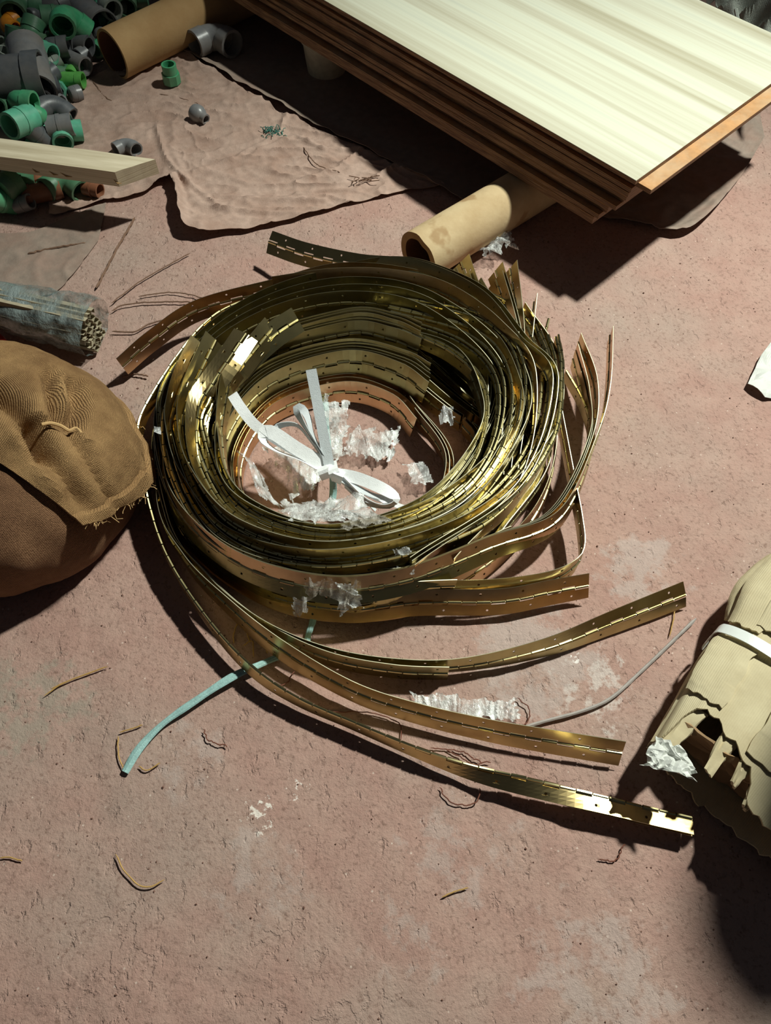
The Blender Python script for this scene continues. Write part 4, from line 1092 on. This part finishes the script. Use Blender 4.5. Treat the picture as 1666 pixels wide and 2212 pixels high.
# ---------------------------------------------------------------- cardboard package
def package():
    a = Vector((.392, .162, .054)); ax = Vector((cos(radians(45.5)), sin(radians(45.5)), .0)); L = .55
    root = thing('cardboard_package', (a.x, a.y, 0), 'long cardboard wrapped package bound with white straps, torn open at its near end', 'package')
    Xd = ax.cross(Vector((0, 0, 1))).normalized(); Y = Xd.cross(ax)
    prof = [(-180, .98), (-160, 1.03), (-140, 1.02), (-115, 1.0), (-90, 1.0), (-65, 1.0), (-40, 1.04), (-20, 1.0), (5, .97), (30, 1.0), (55, 1.0), (80, .93), (105, 1.0), (130, 1.05), (150, 1.08), (166, 1.0), (180, .98)]
    def R(an, t):
        an = (an+180) % 360-180
        for i in range(len(prof)-1):
            if prof[i][0] <= an <= prof[i+1][0]:
                f = (an-prof[i][0])/(prof[i+1][0]-prof[i][0]); r = prof[i][1]*(1-f)+prof[i+1][1]*f; break
        for s_, w_ in ((.20, .03), (.40, .03)): r *= 1-.05*exp(-((t-s_)/w_)**2)
        return r*(.84+.16*min(1, max(0, t)/.16))
    def pt(an, t, ex=0.0, k=1.0):
        r = R(an, t)*k; q = radians(an)
        p = a+ax*t+Xd*cos(q)*(.118*r+ex)+Y*sin(q)*(.051*r+ex); p.z = max(p.z, .0018); return p
    n, m = 60, 120; V = []; uv = []
    for i in range(n+1):
        for k in range(m+1):
            an = -180+360*k/m; t = i/n*L; e = 0
            if i < 6: e = .010*noise.noise(Vector((k*.35, 1, 0)))+.005*noise.noise(Vector((k*1.3, 4, 0)))
            notch = .062*exp(-((an-128)/20)**4)+.040*exp(-((an-98)/13)**4)
            tt = t+(notch+e)*max(0, 1-t/.11)
            ex = .0016*noise.noise(Vector((an*.03, tt*9, 2)))+.0022*max(0, sin(radians(an)*11+1.3*sin(tt*9)))**8
            V.append(pt(an, tt, ex)); uv.append((tt*4, an/40))
    def put(nm, V, rr, cc, th, mat, uv=None):
        v, f, mp = sheet(V, rr, cc, th)
        uf = None
        if uv:
            q = rr*cc; uf = [None]*len(v)
            for i, k in mp.items(): uf[k] = uv[i % q]
        return mesh(nm, v, f, mat, root, uv=uf)
    put('cardboard_wrap', V, n+1, m+1, .003, M['pack'], uv)
    # long folded edges standing proud along the upper left side
    def panel(a0, a1, t0, t1, lift, rr=40, cc=12):
        V = []; uv = []
        for i in range(rr):
            s_ = i/(rr-1); t = t0+(t1-t0)*s_; bul = sin(pi*min(1, .04+s_*.92))**.5
            for j in range(cc):
                u = j/(cc-1); an = a0+(a1-a0)*u+3*noise.noise(Vector((s_*3, a0, 0)))
                V.append(pt(an, t+.006*noise.noise(Vector((u*6, s_*9, a1))), .004+lift*bul*(1-u)**.7+.0015*noise.noise(Vector((t*22, u*4, lift*100))))); uv.append((t*4, an/40))
        put('folded_panel', V, rr, cc, .0035, M['pack'], uv)
    panel(158, 132, .190, .345, .014); panel(136, 112, .20, .50, .009); panel(108, 60, .185, .54, .004); panel(176, 150, .20, .33, .018)
    panel(152, 124, .075, .165, .006); panel(100, 40, .05, .17, .003)
    # closed end: crumpled cardboard folded inward, with the roll behind the torn corner
    V = []; rr = 9
    for i in range(rr):
        s_ = i/(rr-1)
        for k in range(61):
            an = -180+360*k/60; q = Vector((cos(radians(an))*3*s_, sin(radians(an))*3*s_, 2))
            V.append(pt(an, .030+.045*(1-s_)*0+.022*(1-abs(noise.noise(q)))-.010*s_, -.004, s_*.97+.001))
    put('end_fold', V, rr, 61, .003, M['packin'])
    for (an, t0, ln, w) in ((112, .004, .075, .016), (95, .012, .05, .014), (150, -.012, .075, .040), (80, .0, .05, .020)):
        V = []
        for i in range(9):
            for j in range(6):
                s_ = i/8; u = j/5-.5; aa = an+u*w*900*(.35+.65*s_)
                V.append(pt(aa, t0+ln*s_, -.006+.010*u*(1-s_)+.004*noise.noise(Vector((s_*4, u*5, an)))))
        put('torn_flap', V, 9, 6, .003, M['pack'])
    def strap(t0, slope, w=.016, a0=-60, a1=200, over=.0):
        V = []; nn = 80
        for i in range(nn):
            an = a0+(a1-a0)*i/(nn-1); t = t0+slope*(an-90)/90.
            for s_ in (-.5, .5):
                b = over*exp(-((an-140)/26)**2)
                p = pt(an, t, .0065+b)+ax*(s_*w); V.append(p)
        put('strap', V, nn, 2, .0014, M['strap'])
    strap(.175, -.008, .015, -60, 200, .008); strap(.36, .0, .014, -60, 200, .014); strap(.19, .20, .016, 10, 84, .0)
    rd = random.Random(2)
    for k in range(10):
        t = .0+k*.035; an = -28+rd.uniform(-8, 12); V = []
        for i in range(7):
            for j in range(5):
                s_ = i/6; u = j/4-.5
                V.append(pt(an-22*s_, t+u*.05*(1-.5*s_)+.012*noise.noise(Vector((s_*5, k, u))), .003+.030*s_*rd.uniform(.85, 1.1)))
        put('paper_tatter', V, 7, 5, .0012, M['pack'])
    return root
package()
# crumpled white paper at the mouth
def wpaper():
    P = [W(1412, 1594, .078), W(1466, 1612, .082), W(1516, 1690, .098), W(1383, 1655, .088)]
    rows = cols = 16; V = []
    for r in range(rows):
        for c in range(cols):
            u, v = c/(cols-1), r/(rows-1); p = (P[0]*(1-u)+P[1]*u)*(1-v)+(P[3]*(1-u)+P[2]*u)*v
            q = Vector((u*3.1, v*3.1, 1)); p = p+Vector((noise.noise(q), noise.noise(q+Vector((7, 0, 0))), 1.3*(1-abs(noise.noise(q*1.6)))**2))*.008
            V.append(p)
    v, f, _ = sheet(V, rows, cols, .0006, lambda r, c: not ((r < 2 and c < 2) or (r > 12 and c > 12)))
    tag(mesh('crumpled_paper', v, f, M['paper'], smooth=False), 'crumpled white paper stuffed in the torn mouth of the package', 'paper')
wpaper()
# unseen shadow caster outside the frame, added to darken the lower right floor
def unseen_shadow_caster():
    c = Vector((.842, .618, 0)); root = thing('shadow_caster', c, 'unseen shadow caster added beyond the package, shaped as a tall burlap roll', 'roll')
    V = []; uv = []; nA, nB = 40, 30
    for j in range(nB+1):
        t = j/nB; r = .084*min(1, .75+t*2)*(sqrt(max(0, 1-((t-.86)/.14)**2)) if t > .86 else 1)+.002
        for i in range(nA):
            a = 2*pi*i/nA; q = 1+.10*noise.noise(Vector((cos(a)*1.5, sin(a)*1.5, t*3)))
            V.append(c+Vector((cos(a)*r*q, sin(a)*r*q*.8, .002+t*1.0))); uv.append((a*.6, t*2))
    F = [(j*nA+i, j*nA+(i+1) % nA, (j+1)*nA+(i+1) % nA, (j+1)*nA+i) for j in range(nB) for i in range(nA)]
    F.append(tuple(range(nA))[::-1]); F.append(tuple(nB*nA+i for i in range(nA)))
    mesh('sack_body', V, F, M['burlap'], root, uv=uv)  # body and tie only dress the added shadow caster
    v, f = tube(catmull([c+Vector((.03*cos(a), .03*sin(a), .996)) for a in np.linspace(0, 6.2, 9)], n_per=24), .004, 6); mesh('tie', v, f, M['fibre'], root)
unseen_shadow_caster()

# ---------------------------------------------------------------- white woven sack beyond the boards
def lint():
    root = thing('woven_sack', W(1610, 60, 0), 'crumpled white woven sack beyond the far edge of the boards', 'sack')
    P = [W(1490, -60, .10), W(1720, -60, .16), W(1730, 130, .16), W(1575, 130, .04)]; rows, cols = 30, 34; V = []; uv = []
    for r in range(rows):
        for c in range(cols):
            u, v = c/(cols-1), r/(rows-1); p = (P[0]*(1-u)+P[1]*u)*(1-v)+(P[3]*(1-u)+P[2]*u)*v
            q = p*14; p = p+Vector((0, 0, .05*(1-abs(noise.noise(q)))**2-.01+.02*noise.noise(q*2.3))); p.z = max(p.z, .003); V.append(p); uv.append((p.x*6, p.y*6))
    v, f, mp = sheet(V, rows, cols, .0012); n = rows*cols; uf = [None]*len(v)
    for i, k in mp.items(): uf[k] = uv[i % n]
    mesh('sack_cloth', v, f, M['lint'], root, uv=uf)
    for i, pts in enumerate([[(1640, 150, .09), (1655, 60, .12), (1700, 20, .13)], [(1580, 150, .04), (1600, 90, .10), (1590, 20, .13)]]):
        v, f = tube(catmull([W(*q) for q in pts], n_per=16), .004, 6); mesh('drawstring', v, f, M['lint'], root)
lint()

# ---------------------------------------------------------------- torn paper, cords, twine, straws
def scrap(name, pts, mat, label, cat, z=.003, lift=.01, seed=1):
    c = [sum(p[0] for p in pts)/len(pts), sum(p[1] for p in pts)/len(pts)]; V = []; rows, cols = 9, len(pts)*4+1
    cl = pts+[pts[0]]
    bd = []
    for i in range(len(pts)):
        for k in range(4): f = k/4; bd.append((cl[i][0]*(1-f)+cl[i+1][0]*f, cl[i][1]*(1-f)+cl[i+1][1]*f))
    bd.append(bd[0])
    for r in range(rows):
        s = (r+.02)/(rows-1)
        for k, b in enumerate(bd):
            px, py = c[0]+(b[0]-c[0])*s, c[1]+(b[1]-c[1])*s
            w = W(px, py, 0); h = z+lift*abs(noise.noise(Vector((w.x*25, w.y*25, seed))))*s
            V.append(Vector((w.x, w.y, h)))
    v, f, _ = sheet(V, rows, cols, .0008)
    return tag(mesh(name, v, f, mat, smooth=False), label, cat)
scrap('torn_paper', [(1612, 835), (1640, 775), (1666, 740), (1700, 745), (1700, 865), (1650, 862)], M['paper'], 'torn piece of pale paper at the right edge of the photo', 'paper', lift=.016)
scrap('dry_leaf', [(935, 592), (965, 580), (985, 568), (1005, 580), (990, 592), (965, 600)], M['leaf'], 'curled dry leaf between the cardboard tube and the fanned strips', 'leaf', lift=.02)
def strand(name, pts, r, mat, label, cat, group=None, z=.003, n=40, wob=.0):
    p = catmull([W(a, b, z if len(q) == 0 else q[0]) for a, b, *q in pts], n_per=n)
    for i in range(n):
        p[i][0] += wob*noise.noise(Vector((i*.4, r*999, 0))); p[i][1] += wob*noise.noise(Vector((i*.4, r*999, 5)))
    rr = [r*(.35 if i in (0, n-1) else 1)*(1+.25*noise.noise(Vector((i*.6, 2, r)))) for i in range(n)]
    v, f = tube([tuple(q) for q in p], rr, 6); return tag(mesh(name, v, f, mat), label, cat, group)
strand('thin_cable', [(1128, 1572), (1180, 1557), (1260, 1535), (1320, 1508), (1380, 1455), (1440, 1398), (1504, 1336)], .0024, M['cord'], 'grey cord curving from the brass tail towards the package', 'cord', z=.004)
tw = [([(208, 622), (235, 570), (262, 520), (292, 470)], .0022, 'straight dark twine between the sheet and the blue grey bundle'),
      ([(240, 655), (300, 610), (350, 580), (412, 546)], .0011, 'thin twine running from the bundle up to the curled sheet'),
      ([(240, 672), (270, 658), (330, 653), (400, 652), (445, 660)], .0012, 'wavy twine between the bundle and the coil, upper one'),
      ([(240, 716), (290, 716), (330, 698), (400, 678), (462, 655)], .0013, 'wavy twine between the bundle and the coil, lower one'),
      ([(300, 640), (360, 632), (410, 636), (470, 655)], .0010, 'pale twine arching just above the two wavy ones'),
      ([(262, 815), (290, 808), (320, 812)], .0015, 'short twine end by the left strip end and the sack'),
      ([(640, 610), (680, 598), (720, 594)], .0012, 'short twine at the back edge of the coil'),
      ([(180, 160), (200, 175), (222, 205), (245, 222)], .0020, 'dark wire curling out from the lime green tee'),
      ([(195, 170), (210, 190), (222, 215)], .0010, 'thin wire beside the dark wire by the lime green tee'),
      ([(345, 203), (390, 212), (430, 225)], .0009, 'thin twine above the grey reducer'),
      ([(60, 548), (120, 535), (186, 525)], .0020, 'dark twine on the brown sheet at the left'),
      ([(655, 318), (685, 355), (735, 372)], .0010, 'curved hair thin wire on the dusty sheet'),
      ([(800, 395), (840, 375), (872, 345)], .0010, 'thin wire by the scalloped edge of the dusty sheet')]
for p, r, lb in tw: strand('twine', p, r, M['twine'], lb, 'twine', 'twine scraps on the floor', z=.004 if lb[:4] != 'curv' else .01, wob=.002)
st = [([(95, 1503), (130, 1480), (170, 1462), (232, 1440)], 'long yellow straw at the left below the sack'), ([(110, 1488), (150, 1470), (210, 1448)], 'yellow straw lying beside the long one at the left'),
      ([(258, 1582), (285, 1574), (308, 1566)], 'short yellow straw above the tip of the raffia'), ([(255, 1590), (256, 1630), (266, 1660)], 'thin straw left of the raffia tip'),
      ([(300, 1655), (318, 1664), (346, 1648)], 'tan husk right of the raffia tip'), ([(520, 1335), (532, 1362), (540, 1388)], 'yellow straw between the brass tails below the coil'),
      ([(513, 1345), (505, 1370), (505, 1390)], 'thin yellow straw left of the one between the tails'), ([(525, 1395), (545, 1385), (548, 1420)], 'bent straw fragment between the tails'),
      ([(572, 1390), (578, 1412)], 'short straw by the raffia knot'), ([(1460, 1308), (1455, 1340), (1447, 1375)], 'yellow husk above the grey cord'),
      ([(250, 1845), (268, 1880), (300, 1912), (330, 1914), (355, 1900)], 'curved straw on the floor at the lower left'), ([(0, 1853), (20, 1852), (48, 1860)], 'straw at the left edge near the bottom'),
      ([(955, 1938), (985, 1925), (1012, 1918)], 'short dark straw on the floor at the bottom centre')]
for p, lb in st: strand('straw', p, .0009, M['straw'], lb, 'straw', 'straw scraps on the floor', z=.003, n=16, wob=.001)
thr = [([(640, 1510), (700, 1535), (800, 1540), (860, 1560), (865, 1600)], 'brown thread looping below the middle brass tail'), ([(950, 1700), (970, 1730), (1010, 1740), (1035, 1725), (1035, 1700)], 'brown thread curl under the longest tail'),
       ([(930, 1615), (970, 1622), (1020, 1650), (1060, 1645)], 'brown root like thread between the two long tails'), ([(960, 1618), (1000, 1625), (1040, 1648)], 'thread crossing the root like one'),
       ([(1118, 1507), (1145, 1535), (1130, 1568), (1090, 1580)], 'thread looped at the end of the clear tape'), ([(560, 1460), (590, 1480), (620, 1475), (636, 1448)], 'thread curl between the tails near the raffia'),
       ([(440, 1575), (452, 1600), (490, 1612)], 'dark thread like crack right of the raffia tail'), ([(1293, 1856), (1330, 1858), (1350, 1822)], 'dark thread by the shadow at the lower right'),
       ([(640, 820), (652, 842)], 'short orange copper thread at the back inner strip')]
for p, lb in thr[:-1]: strand('thread', p, .0008, M['thread'], lb, 'thread', 'thread scraps on the floor', z=.0025, n=30, wob=.003)
# teal frayed scrap on the sheet
V = []; F = []; rd = random.Random(11)
for k in range(46):
    a = W(592+rd.uniform(-22, 22), 290+rd.uniform(-10, 10), .006); d = Vector((rd.uniform(-1, 1), rd.uniform(-1, 1), rd.uniform(0, .7)))*.014
    v2, f2 = tube([a, a+d*.6+Vector((0, 0, .004)), a+d], .0009, 4); o = len(V); V += v2; F += [tuple(o+i for i in f) for f in f2]
tag(mesh('frayed_scrap', V, F, plain('teal_fibre', lin((60, 120, 108)), .7)), 'small frayed teal scrap on the dusty sheet', 'fibre scrap')
V = []; F = []
for k in range(16):
    a = W(785+rd.uniform(-18, 18), 388+rd.uniform(-6, 6), .012); d = Vector((rd.uniform(-1, 1), rd.uniform(-.5, .5), rd.uniform(0, .2)))*.022
    v2, f2 = tube([a, a+d], .0009, 4); o = len(V); V += v2; F += [tuple(o+i for i in f) for f in f2]
tag(mesh('frayed_scrap', V, F, M['twine']), 'small tangle of dark wires on the dusty sheet', 'fibre scrap')
# grit
V = []; F = []; rd = random.Random(21)
for k in range(1500):
    x, y = rd.uniform(-1.0, 1.0), rd.uniform(-.15, 1.6)
    if sqrt((x+.05)**2+(y-.72)**2) < .33 and rd.random() < .6: continue
    r = rd.uniform(.0006, .0016)*(1.5 if rd.random() < .06 else 1); c = Vector((x, y, floor_h(x, y)+r*.4)); o = len(V)
    for d in ((1, 0, 0), (0, 1, 0), (-1, 0, 0), (0, -1, 0), (0, 0, .8), (0, 0, -.6)): V.append(c+Vector(d)*r*rd.uniform(.6, 1.3))
    F += [tuple(o+i for i in t) for t in ((0, 1, 4), (1, 2, 4), (2, 3, 4), (3, 0, 4), (1, 0, 5), (2, 1, 5), (3, 2, 5), (0, 3, 5))]
g = mesh('grit', V, F, M['grit'], loc=(0, 0, 0)); tag(g, 'small grit and crumbs scattered over the clay floor', 'grit', None, 'stuff')
